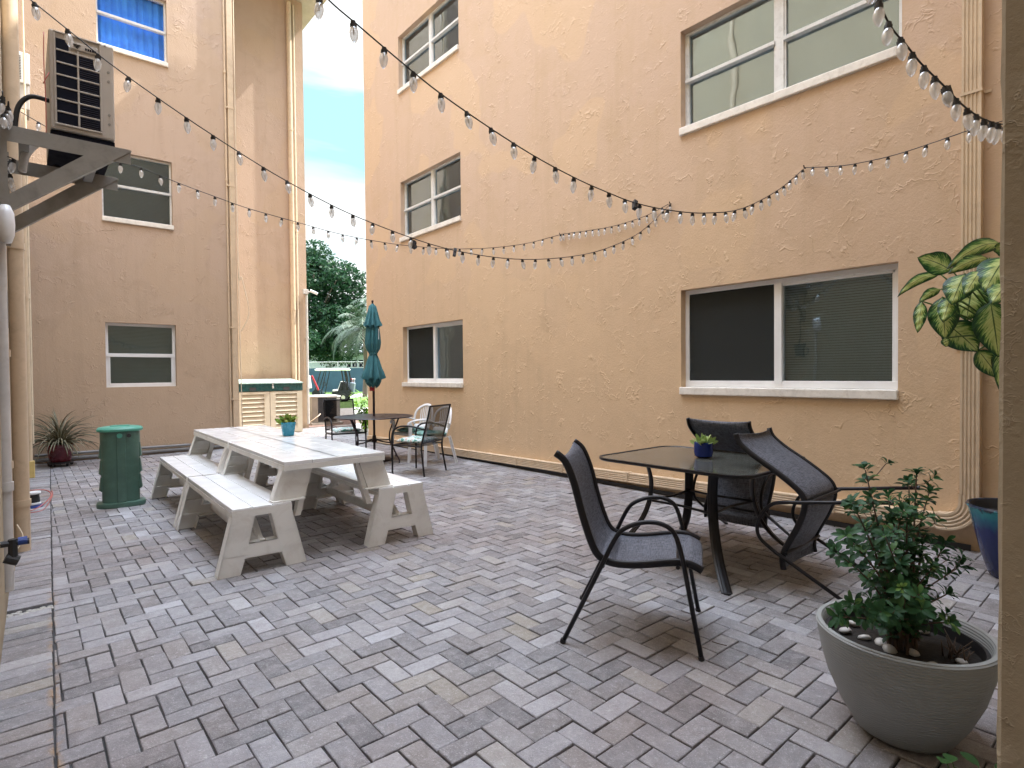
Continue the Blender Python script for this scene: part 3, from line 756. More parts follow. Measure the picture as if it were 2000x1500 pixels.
# hose splitter
t = empty('hose_valve', (-.085, 3.85, .47), 0, 'black and blue hose splitter on the pale grey pipe at the left edge', 'valve')
MB().tube([(-.03, 0, .04), (.09, 0, .04)], .016, 10).build('body', 'black_rubber', t, smooth='auto')
MB().tube([(.045, 0, .045), (.082, 0, .045)], .021, 10).build('collar', 'bluetape', t, smooth='auto')
MB().tube([(.025, 0, .06), (.025, 0, -.035)], .02, 10).tube([(-.005, 0, -.03), (.045, 0, -.055)], .026, 10).build('outlet', 'black_rubber', t, smooth='auto')
# wall lamp
t = empty('wall_lamp', (-.06, 4.2, 2.2), 0, 'round frosted white wall lamp under the air conditioner bracket', 'lamp')
MB().lathe([(0, -.11), (.04, -.1), (.06, -.06), (.065, 0), (.06, .06), (.035, .1), (0, .105)], 20, sx=.6).build('globe', 'white_plastic', t, smooth=True)
MB().box(-.07, -.04, -.04, -.03, .04, .04).build('base', 'white_plastic', t, bevel=.004)
# loose wires & stacked pots at pipe foot
mb = MB().tube([(-.02, 6.3, .40), (.12, 6.5, .36), (.16, 6.4, .32), (.08, 6.2, .27), (-.03, 6.1, .25)], .005, 6, 6).tube([(-.03, 6.1, .25), (.1, 6.2, .24), (.17, 6.5, .30), (.17, 6.6, .33)], .004, 6, 6)
tag(mb.build('loose_wire', 'wirered', smooth=True), 'pink and red wires looping out of the left wall above the ground', 'wire')
tag(MB().tube([(-.06, 5.5, .28), (-.03, 5.45, .2), (-.06, 5.4, .12)], .004, 6, 6).build('loose_wire', 'cable', smooth=True), 'short white wire curling low between the pipes on the left wall', 'wire')
t = empty('cable_reel', (.05, 7.75, 0), 0, 'small stack of black, blue and white rings on the ground beside the left pipes', 'reel')
for k, (r, z, mt) in enumerate(((.075, .0, 'bluetape'), (.06, .03, 'white_plastic'), (.055, .055, 'black_rubber'), (.06, .14, 'white_plastic'))):
    MB().lathe([(0, 0), (r, 0), (r + .004, .012), (r, .024), (0, .026)] if k != 2 else [(0, 0), (r, 0), (r - .008, .085), (0, .085)], 18, (0, 0, z)).build('ring', mt, t, smooth='auto')
# left facade base conduits and corner pipes
mb = MB().tube([(.1, YF - .05, .14), (3.0, YF - .05, .12)], .022, 8)
tag(mb.build('conduit', 'dark_pipe', smooth='auto'), 'upper of two dark conduits along the foot of the far left facade', 'conduit', 'conduits along the far facade')
mb = MB().tube([(.1, YF - .04, .06), (3.0, YF - .04, .05)], .028, 8)
tag(mb.build('conduit', 'dark_pipe', smooth='auto'), 'lower of two dark conduits along the foot of the far left facade', 'conduit', 'conduits along the far facade')
t = empty('downspout', (3.03, YF - .03, 0), 0, 'flat beige downspout at the corner of the far left facade', 'downspout')
MB().box(-.05, -.04, .12, .045, .03, 10.8).build('pipe', 'beige_pipe', t, bevel=.008)
for z in (.9, 2.25, 4.9, 6.35): MB().box(-.09, -.046, z, .05, -.001, z + .03).build('strap', 'beige_pipe', t)
vpipe('conduit', 'thin beige conduit beside the flat downspout at the far facade corner', 'conduit', 2.945, YF - .03, .016, .12, 10.8, 'beige_pipe', (1, 3, 5, 7))
mb = MB().tube([(3.12, YF - .02, 10.5), (3.12, YF - .02, 3.9), (3.18, YF - .06, 3.2), (3.27, YF - .1, 2.7), (3.26, YF - .08, 2.45), (3.15, YF - .03, 2.2)], .008, 6, 6).tube([(3.12, YF - .02, 3.9), (3.13, YF - .015, 2.2), (3.15, YF - .015, .3)], .008, 6, 4)
tag(mb.build('cable', 'cable', smooth=True), 'cream cable hanging in a long loop at the corner of the far facade', 'cable')
vpipe('drain_pipe', 'wide beige drain pipe on the set back wall above the storage shed', 'pipe', 5.20, YS - .06, .06, .1, 10.7, 'beige_pipe', (3, 5.2, 7.5))
vpipe('conduit', 'thin beige conduit right of the wide drain pipe above the storage shed', 'conduit', 5.33, YS - .03, .02, .1, 10.7, 'cable', (2, 5))
t = vpipe('conduit', 'grey conduit on the corner of the set back wing carrying the security camera', 'conduit', XE - .02, YS - .04, .03, .1, 3.45, 'grey_pipe', (1, 2.3))
t = empty('security_camera', (XE - .05, YS - .05, 3.5), 0, 'small white security camera on a junction box at the wing corner', 'camera')
MB().box(-.07, -.04, -.06, .07, .02, .06).build('junction_box', 'grey_pipe', t, bevel=.008)
mb = MB(); mb.tube([(.10, -.06, .03), (.26, -.14, -.05)], .035, 12); mb.build('camera_body', 'white_plastic', t, smooth='auto')
MB().tube([(.06, -.02, .0), (.13, -.07, .0)], .014, 8).build('arm', 'white_plastic', t)

# ================================================================== AIR CONDITIONER + BRACKET
t = empty('air_conditioner', (.155, 4.6, 2.9), 0, 'warm grey outdoor air conditioner with dark grille panels on the steel bracket', 'air conditioner')
AW, AH, AD = .335, .64, .80
MB().box(0, 0, .02, AW, AD, AH).build('casing', 'ac', t, bevel=.012)
fr = MB()
gx0, gx1, gz0, gz1 = .035, .255, .06, .60
# front frame lattice
cw = (gx1 - gx0 - .012) / 2
rows = 6; rh = (gz1 - gz0) / 7 - .012
dk = MB(); fin = MB()
for r in range(rows + 1):
    for c in range(2):
        x = gx0 + c * (cw + .012); z = gz0 + r * (rh + .012)
        if r == rows:
            if c == 0: dk.box(x, -.006, z, x + cw * .62, -.001, z + rh)
            continue
        if r == rows - 0: continue
        dk.box(x, -.006, z, x + cw, -.001, z + rh)
        if c == 1:
            for q in range(5): fin.box(x + .004, -.0085, z + rh * (q + .5) / 5, x + cw - .004, -.0065, z + rh * (q + .5) / 5 + .003)
dk.build('grille', 'ac_dark', t); fin.build('fins', 'ac_fin', t)
gf = MB(); gf.box(gx0 - .012, -.010, gz0 - .014, gx1 + .012, -.001, gz0 - .002).box(gx0 - .012, -.010, gz0, gx0 - .002, -.001, gz1 + .02).box(gx1 + .002, -.010, gz0, gx1 + .012, -.001, gz1 + .02).box(gx0 - .012, -.010, gz1 + .022, gx1 + .012, -.001, gz1 + .032)
gf.box(gx0 + cw + .001, -.010, gz0, gx0 + cw + .011, -.001, gz1 - .06)
for r in range(1, rows + 1): gf.box(gx0, -.0095, gz0 + r * (rh + .012) - .011, gx1, -.001, gz0 + r * (rh + .012) - .001)
gf.build('grille_frame', 'ac', t, bevel=.002)
# marks on the badge: a small bird like emblem and a word, mostly hidden by a bulb
MB().box(gx0 + .075, -.012, .545, gx1 - .005, -.002, .592).build('badge_plate', 'ac', t, bevel=.004)
MB().box(gx0 + .085, -.0145, .572, gx0 + .125, -.0125, .578).box(gx0 + .092, -.0145, .563, gx0 + .118, -.0125, .569).box(gx0 + .099, -.0145, .554, gx0 + .112, -.0125, .560).build('emblem', 'ac_dark', t)
mb = MB()
for q in range(5): mb.box(gx0 + .148 + q * .012, -.0145, .556, gx0 + .157 + q * .012, -.0125, .570)
mb.build('lettering', 'ac_dark', t)
for z in (.12, .18, .40, .46): MB().tube([(.305, -.004, z), (.305, .0, z)], .008, 10).build('screw', 'steel', t)
for x in (.06, .29): MB().tube([(x, -.006, .628), (x, .0, .628)], .005, 8).build('screw', 'steel', t)
MB().box(.0, .02, -.03, AW, AD, .018).build('base_tray', 'ac_dark', t, bevel=.006)
for (x, y) in ((.05, .08), (.05, .65), (.28, .08), (.28, .65)): MB().box(x - .02, y - .03, -.055, x + .02, y + .03, -.031).build('foot', 'black_rubber', t)
MB().tube([(0, .1, .22), (-.09, .1, .22), (-.15, .1, .14), (-.17, .1, .0)], .014, 10, 6).build('hose', 'black_rubber', t, smooth=True)
MB().tube([(0, .1, -.02), (-.06, .1, -.06), (-.12, .1, -.15), (-.14, .1, -.26)], .022, 10, 6).build('hose', 'grey_pipe', t, smooth=True)
MB().tube([(-.022, -.005, .6), (-.025, -.005, .4), (-.02, -.005, .2), (-.022, -.005, -.05)], .003, 6, 4).tube([(-.03, -.005, .28), (.0, -.005, .36)], .003, 6).build('wire', 'wirered', t, smooth=True)
t = empty('steel_bracket', (-.1, 4.45, 2.4), 0, 'grey steel angle bracket with two triangular arms holding the outdoor air conditioner', 'bracket')
for yy, tip in ((0, .655), (.68, .655)):
    a = MB(); zt = .425
    a.box(0, yy - .004, zt - .09, tip, yy, zt).box(0, yy - .004, zt, tip, yy + .05, zt + .005); a.build('arm', 'steel', t, bevel=.001)
    s = MB()
    s.prism([[(tip, zt - .004), (tip - .10, zt - .083), (0, -.085), (0, .0)]][:0] + [[(tip + .005, zt), (tip - .25, zt - .093), (.0, -.02), (.0, -.11)]], [[(tip + .005, zt), (tip - .25, zt - .093), (.0, -.02), (.0, -.11)]], yy - .009, yy - .005)
    s.add([(tip + .005, yy - .009, zt), (0, yy - .009, -.11), (0, yy + .045, -.11), (tip + .005, yy + .045, zt), (tip + .005, yy - .009, zt - .005), (0, yy - .009, -.115), (0, yy + .045, -.115), (tip + .005, yy + .045, zt - .005)],
          [(0, 1, 2, 3), (7, 6, 5, 4), (0, 4, 5, 1), (1, 5, 6, 2), (2, 6, 7, 3), (3, 7, 4, 0)])
    s.build('strut', 'steel', t)
MB().box(-.01, -.02, -.16, .05, -.012, .47).build('upright', 'steel', t)
MB().box(-.01, .665, -.16, .05, .673, .47).build('upright', 'steel', t)
MB().box(.45, -.0, .36, .50, .68, .415).build('cross_rail', 'steel', t)
MB().box(.10, -.0, .36, .15, .68, .415).build('cross_rail', 'steel', t)
# ventilator box on the left wall
t = empty('window_air_conditioner', (-.0, 10.0, 5.27), 0, 'white louvred window air conditioner high at the upper left edge', 'air conditioner')
MB().box(-.08, 0, 0, .135, .5, .41).build('casing', 'white_plastic', t, bevel=.01)
mb = MB()
for q in range(15): mb.box(-.06, -.006, .05 + q * .021, .045, -.001, .060 + q * .021)
mb.build('louvres', 'black_box', t)
MB().box(-.08, .02, -.33, .125, .45, -.004).build('support', 'grey_pipe', t, bevel=.006)

# ================================================================== STRING LIGHTS
sock = MB().tube([(0, 0, 0), (0, 0, -.008), (0, 0, -.022)], .0085, 8).tube([(0, 0, -.010), (0, 0, -.021)], .0115, 8)
sock_o = sock.build('socket', 'black_rubber', smooth='auto'); sock_me = sock_o.data; bpy.data.objects.remove(sock_o)
bb = MB().lathe([(.008, -.020), (.0125, -.027), (.0155, -.040), (.0140, -.055), (.0085, -.069), (.003, -.076), (0, -.078)], 14)
bulb_o = bb.build('bulb', 'bulb', smooth=True); bulb_me = bulb_o.data; bpy.data.objects.remove(bulb_o)
fil_o = MB().tube([(0, 0, -.022), (0, 0, -.046)], .0035, 6).build('filament', 'rim'); fil_me = fil_o.data; bpy.data.objects.remove(fil_o)
def string_light(label, pts, spacing=.15, clamps=(), start=.05, twist=True):
    pts = [Vector(p) for p in pts]
    q = []
    for i in range(len(pts) - 1):
        p0 = pts[max(i - 1, 0)]; p1 = pts[i]; p2 = pts[i + 1]; p3 = pts[min(i + 2, len(pts) - 1)]
        for k in range(12):
            u = k / 12
            q.append(.5 * ((2 * p1) + (p2 - p0) * u + (2 * p0 - 5 * p1 + 4 * p2 - p3) * u * u + (3 * p1 - p0 - 3 * p2 + p3) * u ** 3))
    q.append(pts[-1])
    t = empty('string_light', q[0], 0, label, 'string lights', 'strings of clear bulbs over the patio')
    o = q[0]
    MB().tube([p - o for p in q], .0034, 6).build('wire', 'black_rubber', t, smooth=True)
    acc = start; tgt = spacing
    for i in range(len(q) - 1):
        L = (q[i + 1] - q[i]).length
        while acc + L >= tgt:
            f = (tgt - acc) / L; p = q[i].lerp(q[i + 1], f)
            tilt = (random.gauss(0, .13), random.gauss(0, .13), random.uniform(0, 6))
            s = bpy.data.objects.new('bulb', bulb_me); COL.objects.link(s); s.parent = t; s.location = p - o; s.rotation_euler = tilt; s.scale = (1.18, 1.18, 1.12)
            k = bpy.data.objects.new('socket', sock_me); COL.objects.link(k); k.parent = s
            k = bpy.data.objects.new('filament', fil_me); COL.objects.link(k); k.parent = s
            tgt += spacing
        acc += L
    for c in clamps:
        c = Vector(c) - o
        MB().box(-.014, -.012, -.05, .014, .012, .012).box(-.022, -.006, -.02, .022, .006, .0).build('clamp', 'black_rubber', t, loc=c, rot=(random.uniform(-.4, .4), .4, random.uniform(0, 3)))
    return t
H1, H2, H3 = PX(1310, 398, 5.315), PX(1572, 328, 5.315), PX(1095, 458, 5.315)
pa, pb = (0, 3.7), (5.3, 3.56)
s1 = [PL(x, y, pa, pb) for x, y in [(20, -28), (60, 0), (150, 72), (216, 125), (335, 210), (440, 280), (533, 338), (623, 388), (701, 425), (808, 466), (888, 489), (980, 504), (1060, 506), (1140, 497), (1200, 479), (1255, 450)]] + [H1]
s1 = [Vector((xl(3.7), 3.7, s1[0].z + .12))] + s1
string_light('bulb string crossing in front of the outdoor air conditioner down to the wall', s1, .152, [PL(889, 489, pa, pb), PL(808, 474, pa, pb)])
pa, pb = (0, 2.15), (5.3, 2.16)
s2 = [PL(x, y, pa, pb) for x, y in [(560, -88), (640, -2), (700, 50), (780, 118), (858, 181), (957, 250), (1044, 305), (1120, 346), (1180, 373), (1240, 396), (1310, 411), (1380, 416), (1450, 407), (1520, 371)]] + [H2]
s2 = [Vector((xl(2.1), 2.1, s2[0].z + .9))] + s2
string_light('bulb string running from the top centre down between the big windows', s2, .148, [PL(1240, 396, pa, pb)])
pa, pb = (0, 6.1), (5.3, 5.19)
s3 = [PL(x, y, pa, pb) for x, y in [(5, 198), (60, 230), (110, 258), (215, 312), (267, 325), (345, 356), (420, 384), (485, 407), (577, 433), (660, 456), (740, 472), (808, 481), (888, 486), (960, 484), (1030, 475)]] + [H3]
string_light('bulb string passing behind the outdoor air conditioner, lowest across the sky gap', s3, .15)
s3b = [H3 + Vector((-.01, -.01, 0))] + [PX(x, y, 5.30) for x, y in [(1150, 450), (1200, 441), (1260, 422)]] + [H1 + Vector((-.01, .02, 0))]
string_light('short string of bulbs flat on the right wall between its two hooks', s3b, .10)
e4 = PD(1962, 235, 3.5); e4b = PD(2010, 215, 3.2)
def p4(x, y):
    return PL(x, y, (H2.x, H2.y), (e4.x, e4.y))
s4 = [H2 + Vector((-.01, 0, 0))] + [p4(x, y) for x, y in [(1640, 324), (1700, 314), (1760, 299), (1830, 276), (1900, 252)]] + [e4, e4b]
string_light('small bulb string rising from the wall hook between the big windows to the right corner', s4, .15)
s5 = [PD(1690, -60, 1.9), PD(1715, 0, 1.95), PD(1740, 52, 2.0), PD(1770, 88, 2.05), PD(1800, 125, 2.1), PD(1848, 172, 2.2), PD(1880, 205, 2.25), PD(1920, 232, 2.35), PD(1965, 243, 2.5), PD(2030, 235, 2.7)]
string_light('string of large close bulbs drooping past the downspout at the top right corner', s5, .085, [PD(1848, 176, 2.2)])
for lb, P0 in (('tangle of clear bulbs coiled against the left wall above the steel bracket', (-.07, 4.3, 2.88)), ('tangle of clear bulbs coiled against the left wall below the steel bracket arm', (-.06, 4.75, 2.66))):
    pts = [Vector(P0) + Vector((random.uniform(-.02, .05), random.uniform(-.15, .15), random.uniform(-.05, .08))) for _ in range(7)]
    string_light(lb, pts, .11)
for k, h in enumerate((H1, H2, H3)):
    tag(MB().tube([(0, 0, 0), (-.03, 0, 0), (-.04, 0, .02)], .005, 6).build('wall_hook', 'black_rubber', loc=(h.x + .015, h.y, h.z)), ('wall hook where two bulb strings meet left of the big windows', 'wall hook between the upper and lower big windows', 'wall hook between the narrow windows and the big windows')[k], 'hook', 'hooks on the right wall')

# ================================================================== PICNIC BENCHES (convertible resin units)
def picnic(name='picnic_bench'):
    """local: y along the length (0..1.62), x across, bench centred on x=0; half table on the +x side"""
    t = empty(name)
    L = 1.62
    outer = [(-.295, 0), (-.155, 0), (-.125, .105), (.125, .105), (.155, 0), (.295, 0), (.197, .395), (.197, .44), (-.197, .44), (-.197, .395)]
    hole = [(-.095, .205), (.095, .205), (.052, .39), (-.052, .39)]
    polys = [[(-.295, 0), (-.155, 0), (-.125, .105), (-.095, .205), (-.052, .39), (-.197, .395)],
             [(.295, 0), (.197, .395), (.052, .39), (.095, .205), (.125, .105), (.155, 0)],
             [(-.125, .105), (.125, .105), (.095, .205), (-.095, .205)],
             [(-.197, .395), (-.052, .39), (.052, .39), (.197, .395), (.197, .438), (-.197, .438)]]
    for y, sg in ((0, 1), (L, -1)):
        m = MB()
        m.prism(polys, [outer, hole[::-1]], y, y + sg * .018)
        # inward flanges and ribs of the hollow moulding
        def fl(a, b, w=.085):
            m.beam((a[0], y + sg * w / 2, a[1]), (b[0], y + sg * w / 2, b[1]), w, .008, (a[1] - b[1], 0, b[0] - a[0]))
        for a, b in (((-.291, .004), (-.195, .39)), ((.291, .004), (.195, .39)), ((-.155, .004), (-.127, .10)), ((.155, .004), (.127, .10)), ((-.12, .109), (.12, .109)), ((-.099, .201), (-.056, .392)), ((.099, .201), (.056, .392)), ((-.095, .201), (.095, .201))): fl(a, b)
        for z in (.13, .25):
            h = (z / .395) * .097
            fl((-.288 + h, z), (-.115 + h * .3, z), .07); fl((.288 - h, z), (.115 - h * .3, z), .07)
        m.build('leg_frame', 'bench', t)
    m = MB(); w = .394 / 3
    for k in range(3): m.box(-.197 + k * w + .002, .003, .418, -.197 + (k + 1) * w - .002, L - .003, .452)
    m.box(-.19, .01, .40, .19, L - .01, .419)
    m.build('seat', 'bench_top', t, bevel=.004)
    MB().box(-.197, .02, .385, -.183, L - .02, .417).box(.183, .02, .385, .197, L - .02, .417).build('apron', 'bench', t)
    MB().box(-.02, .02, .14, .02, L - .02, .215).build('stretcher', 'bench', t, bevel=.004)
    m = MB()
    for y0, y1 in ((.02, .42), (L - .02, L - .42)):
        m.beam((0, y0, .16), (0, y1, .41), .03, .045)
    m.build('brace', 'bench', t, bevel=.003)
    # half table
    m = MB(); x0 = .145; w = .402 / 2
    for k in range(2): m.box(x0 + k * w + .0015, -.002, .712, x0 + (k + 1) * w - .0015, L + .002, .738)
    m.box(x0 + .006, .004, .70, x0 + .396, L - .004, .713)
    m.build('table_top', 'bench_top', t, bevel=.004)
    MB().box(x0, -.003, .672, x0 + .40, .014, .7115).box(x0, L - .014, .672, x0 + .40, L + .003, .7115).box(x0, .015, .672, x0 + .014, L - .015, .7115).build('table_apron', 'bench', t, bevel=.002)
    for y, sg in ((.04, 1), (L - .04, -1)):
        m = MB(); P = [(.075, .453), (.27, .453), (.35, .70), (.155, .70)]; Q = [(.235, .33), (.275, .33), (.375, .70), (.335, .70)]
        m.prism([P, ], [P], y, y + sg * .014); m.prism([Q], [Q], y + sg * .016, y + sg * .075)
        m.beam((.077, y + sg * .04, .455), (.157, y + sg * .04, .70), .075, .008, (-1, 0, .3))
        for z in (.52, .61): m.beam((.10 + (z - .453) * .32, y + sg * .035, z), (.25 + (z - .453) * .32, y + sg * .035, z), .05, .006)
        m.build('table_support', 'bench', t)
        MB().box(.07, y - .03 * sg, .4525, .30, y + .06 * sg, .462).build('hinge_plate', 'bench', t, bevel=.002)
    return t
pb0 = picnic()
tilt = -math.radians(1.6)
def rotp(x, y):
    x0, y0 = 1.24, 4.11
    dx, dy = x - x0, y - y0
    return (x0 + dx * math.cos(tilt) - dy * math.sin(tilt), y0 + dx * math.sin(tilt) + dy * math.cos(tilt))
B4 = [(1.24, 4.11, 0, 'cream picnic bench nearest the viewer, left side of the joined table'),
      (1.24, 5.775, 0, 'cream picnic bench beside the green bin, rear left of the joined table'),
      (2.31, 5.735, 1, 'cream picnic bench at the near right of the joined table'),
      (2.31, 7.40, 1, 'cream picnic bench at the rear right of the joined table, towards the parasol')]
for i, (x, y, fl, lb) in enumerate(B4):
    o = pb0 if i == 0 else copy_tree(pb0)
    p = rotp(x, y); o.location = (p[0], p[1], 0); o.rotation_euler = (0, 0, tilt + (PI if fl else 0))
    tag(o, lb, 'picnic bench', 'convertible picnic benches pushed together as one table')
# mottled plant in teal cup
def leaf_strip(m, base, tip, w, up=(0, 0, 1), bow=.1, n=6, fold=.15, prof=None):
    base, tip = Vector(base), Vector(tip); d = tip - base; L = d.length
    s = d.cross(Vector(up))
    if s.length < 1e-5: s = d.cross(Vector((1, 0, 0)))
    s.normalize(); nn = s.cross(d).normalized(); vs = []; fs = []
    for i in range(n + 1):
        t = i / n; hw = (math.sin(PI * min(1, t * .93 + .035)) ** .8 if prof is None else prof(t)) * w / 2
        c = base + d * t + nn * (4 * bow * L * t * (1 - t))
        vs += [c - s * hw + nn * hw * fold, c, c + s * hw + nn * hw * fold]
    for i in range(n):
        for k in (0, 1): fs.append((3 * i + k, 3 * i + k + 1, 3 * i + 4 + k, 3 * i + 3 + k))
    m.add(vs, fs)
random.seed(11)
def pot_plant(name, lb, cat, loc, pot_prof, potmat, leafmat, nl, ll, lw, z0, spread, sq=None):
    t = empty(name, loc, random.random() * 3, lb, cat)
    if sq:
        r0, r1, h = sq; m = MB()
        def ring(r, z, k=24, p=5):
            o = []
            for i in range(k):
                a = 2 * PI * i / k; c, s_ = math.cos(a), math.sin(a); q = (abs(c) ** p + abs(s_) ** p) ** (-1 / p); o.append((r * q * c, r * q * s_, z))
            return o
        rg = [ring(r0 * .6, 0), ring(r0, .004), ring(r1, h), ring(r1 - .004, h), ring(r1 - .006, h - .02), ring(.001, h - .02)]
        vs = [p for R in rg for p in R]
        m.add(vs, [(i * 24 + k, i * 24 + (k + 1) % 24, (i + 1) * 24 + (k + 1) % 24, (i + 1) * 24 + k) for i in range(5) for k in range(24)])
        m.build('pot', potmat, t, smooth='auto')
    else: MB().lathe(pot_prof, 28).build('pot', potmat, t, smooth='auto')
    m = MB()
    for i in range(nl):
        a = random.uniform(0, 2 * PI); e = random.uniform(.25, 1.0); L = ll * random.uniform(.6, 1.1)
        b = Vector((math.cos(a) * spread * (1 - e) * .8, math.sin(a) * spread * (1 - e) * .8, z0))
        tp = b + Vector((math.cos(a) * math.cos(e * 1.45), math.sin(a) * math.cos(e * 1.45), math.sin(e * 1.45))) * L
        leaf_strip(m, b, tp, lw * random.uniform(.7, 1.2), (math.cos(a + 1.5), math.sin(a + 1.5), .3) if random.random() < .3 else (0, 0, 1), .06)
    m.build('foliage', leafmat, t, smooth=True)
    return t
p = GZ(563, 851, .739)
pot_plant('potted_plant', 'mottled green and red plant in a teal square cup on the cream picnic table', 'potted plant', (p.x, p.y, .739), None, 'teal_pot', 'caladium', 46, .11, .042, .115, .06, (.052, .072, .14))
p = GZ(1374, 893, .722)
PP = [(0, 0), (.030, 0), (.044, .008), (.048, .03), (.047, .078), (.043, .080), (.042, .062), (0, .06)]
t = pot_plant('potted_plant', 'yellow green succulent in a navy pot on the glass table', 'potted plant', (p.x, p.y, .722), PP, 'navy_pot', 'succulent', 40, .062, .019, .062, .05); t.scale = (1.42, 1.42, 1.42)

# ================================================================== GREEN BIN
t = empty('garden_bin', (.757, 7.24, 0), math.radians(-6), 'tall green plastic bin with fluted sides and a paler oval lid beside the picnic benches', 'bin')
def oval(hx, hy, z, k=40, p=2.8):
    o = []
    for i in range(k):
        a = 2 * PI * i / k; c, s_ = math.cos(a), math.sin(a)
        o.append((hx * abs(c) ** (2 / p) * (1 if c >= 0 else -1), hy * abs(s_) ** (2 / p) * (1 if s_ >= 0 else -1), z))
    return o
def loft(m, rings, cap0=True, cap1=True):
    k = len(rings[0]); vs = [p for R in rings for p in R]
    fs = [(i * k + j, i * k + (j + 1) % k, (i + 1) * k + (j + 1) % k, (i + 1) * k + j) for i in range(len(rings) - 1) for j in range(k)]
    if cap0: fs.append(tuple(range(k - 1, -1, -1)))
    if cap1: fs.append(tuple((len(rings) - 1) * k + j for j in range(k)))
    m.add(vs, fs)
m = MB(); loft(m, [oval(.168, .125, .0), oval(.165, .122, .06), oval(.172, .126, .4), oval(.177, .130, .79)]); m.build('body', 'green_bin', t, smooth='auto')
m = MB(); loft(m, [oval(.215, .155, 0), oval(.218, .158, .02), oval(.213, .152, .045), oval(.172, .126, .052)]); m.build('base_rim', 'green_bin', t, smooth='auto')
m = MB(); loft(m, [oval(.180, .132, .782), oval(.203, .150, .79), oval(.205, .152, .81), oval(.190, .14, .828), oval(.13, .09, .838)]); m.build('lid', 'green_bin_lid', t, smooth='auto')
m = MB(); loft(m, [oval(.09, .05, .836), oval(.088, .048, .846)]); m.build('lid_panel', 'green_bin_lid', t, smooth='auto')
for sg in (-1, 1):
    m = MB()
    for z in (.17, .34, .51, ):
        loft(m, [[(sg * (.162 + a * .0) + sg * 0 + q[0], q[1], z + dz) for q in oval(rr, .07, 0, 16)] for rr, dz, a in ((.012, 0, 0), (.030, .012, 0), (.014, .15, 0))])
    m.build('flute', 'green_bin', t, smooth='auto')
MB().box(-.035, -.1345, .05, .045, -.118, .775).build('front_rib', 'green_bin', t, bevel=.006)
MB().tube([(-.005, -.132, .745), (-.005, -.152, .745)], .024, 14).build('vent_ring', 'green_bin_lid', t)
MB().tube([(.075, -.120, .742), (.075, -.145, .742)], .020, 12).build('vent_plug', 'black_rubber', t)

# ================================================================== ALOE POT
def aloe_at(x, y):
    t = empty('potted_aloe', (x, y, 0), 0, 'spiky brownish aloe in a maroon pot on a wheeled dolly in the far left corner', 'potted plant')
    MB().lathe([(0, .07), (.12, .07), (.145, .12), (.165, .30), (.17, .33), (.16, .33), (.155, .30), (0, .30)], 28).build('pot', 'maroon', t, smooth='auto')
    d = MB().lathe([(0, .045), (.16, .045), (.165, .065), (0, .068)], 20); d.build('dolly', 'black_rubber', t)
    for k in range(5):
        a = k * 2 * PI / 5 + .3
        MB().lathe([(0, -.01), (.022, -.01), (.022, .01), (0, .01)], 12).build('wheel', 'black_rubber', t, loc=(.14 * math.cos(a), .14 * math.sin(a), .024), rot=(PI / 2, 0, a))
    m = MB()
    for i in range(110):
        a = random.uniform(0, 2 * PI); e = random.uniform(-.3, 1.35); L = random.uniform(.40, .72)
        out = Vector((math.cos(a), math.sin(a), 0)); c = []
        p = Vector((out.x * random.uniform(0, .09), out.y * random.uniform(0, .09), .34)); el = e + .45
        for k in range(9):
            c.append(p.copy()); p = p + (out * math.cos(el) + Vector((0, 0, math.sin(el)))) * L / 8; el -= random.uniform(.10, .30)
            if p.z < .03: p.z = .03
        s = Vector((-math.sin(a), math.cos(a), 0)); vs = []
        for k, q in enumerate(c):
            w = .017 * (1 - k / 8) ** .7 + .0012
            vs += [q - s * w, q + Vector((0, 0, -w * .7)), q + s * w, q + Vector((0, 0, w * .25))]
        m.add(vs, [(4 * k + j, 4 * k + (j + 1) % 4, 4 * k + 4 + (j + 1) % 4, 4 * k + 4 + j) for k in range(8) for j in range(4)])
    m.build('foliage', 'aloe', t, smooth=True)
aloe_at(.40, 11.12)

# ================================================================== STORAGE SHED
t = empty('storage_shed', (4.29, 13.95, 0), 0, 'low tan resin storage shed with dark green lid against the set back wall', 'shed')
sw, sd = .75, .38
MB().box(-sw, -sd + .055, 0, sw, sd, 1.0).build('body', 'shed', t, bevel=.01)
m = MB(); m.box(-sw - .01, -sd, 1.0, sw + .01, sd + .01, 1.17); m.build('lid_band', 'green_lid', t, bevel=.01)
m = MB(); m.add([(-sw - .015, -sd - .02, 1.17), (sw + .015, -sd - .02, 1.17), (sw + .015, sd + .02, 1.255), (-sw - .015, sd + .02, 1.255), (-sw - .015, -sd - .02, 1.19), (sw + .015, -sd - .02, 1.19), (sw + .015, sd + .02, 1.275), (-sw - .015, sd + .02, 1.275)],
             [(0, 3, 2, 1), (4, 5, 6, 7), (0, 1, 5, 4), (1, 2, 6, 5), (2, 3, 7, 6), (3, 0, 4, 7)]); m.build('lid', 'shed_lid', t)
for k, x0 in enumerate((-sw + .01, .006)):
    x1 = x0 + sw - .016; m = MB(); f0, f1 = -sd, -sd + .028
    m.box(x0, f0, .03, x0 + .12, f1, .985).box(x1 - .12, f0, .03, x1, f1, .985).box(x0 + .12, f0, .03, x1 - .12, f1, .12).box(x0 + .12, f0, .93, x1 - .12, f1, .985)
    z = .12
    while z < .93:
        z1 = min(z + .1, .93)
        m.add([(x0 + .12, f0 + .002, z + .012), (x1 - .12, f0 + .002, z + .012), (x1 - .12, f0 + .045, z1), (x0 + .12, f0 + .045, z1), (x0 + .12, f0 + .045, z + .012), (x1 - .12, f0 + .045, z + .012)], [(0, 1, 2, 3), (0, 4, 5, 1)]); z += .1
    d = m.build('door', 'shed', t, recalc=False)
    MB().box((x0 + x1) / 2 - .07, -sd - .008, 1.02, (x0 + x1) / 2 + .07, -sd + .001, 1.09).build('handle', 'black_box', t)
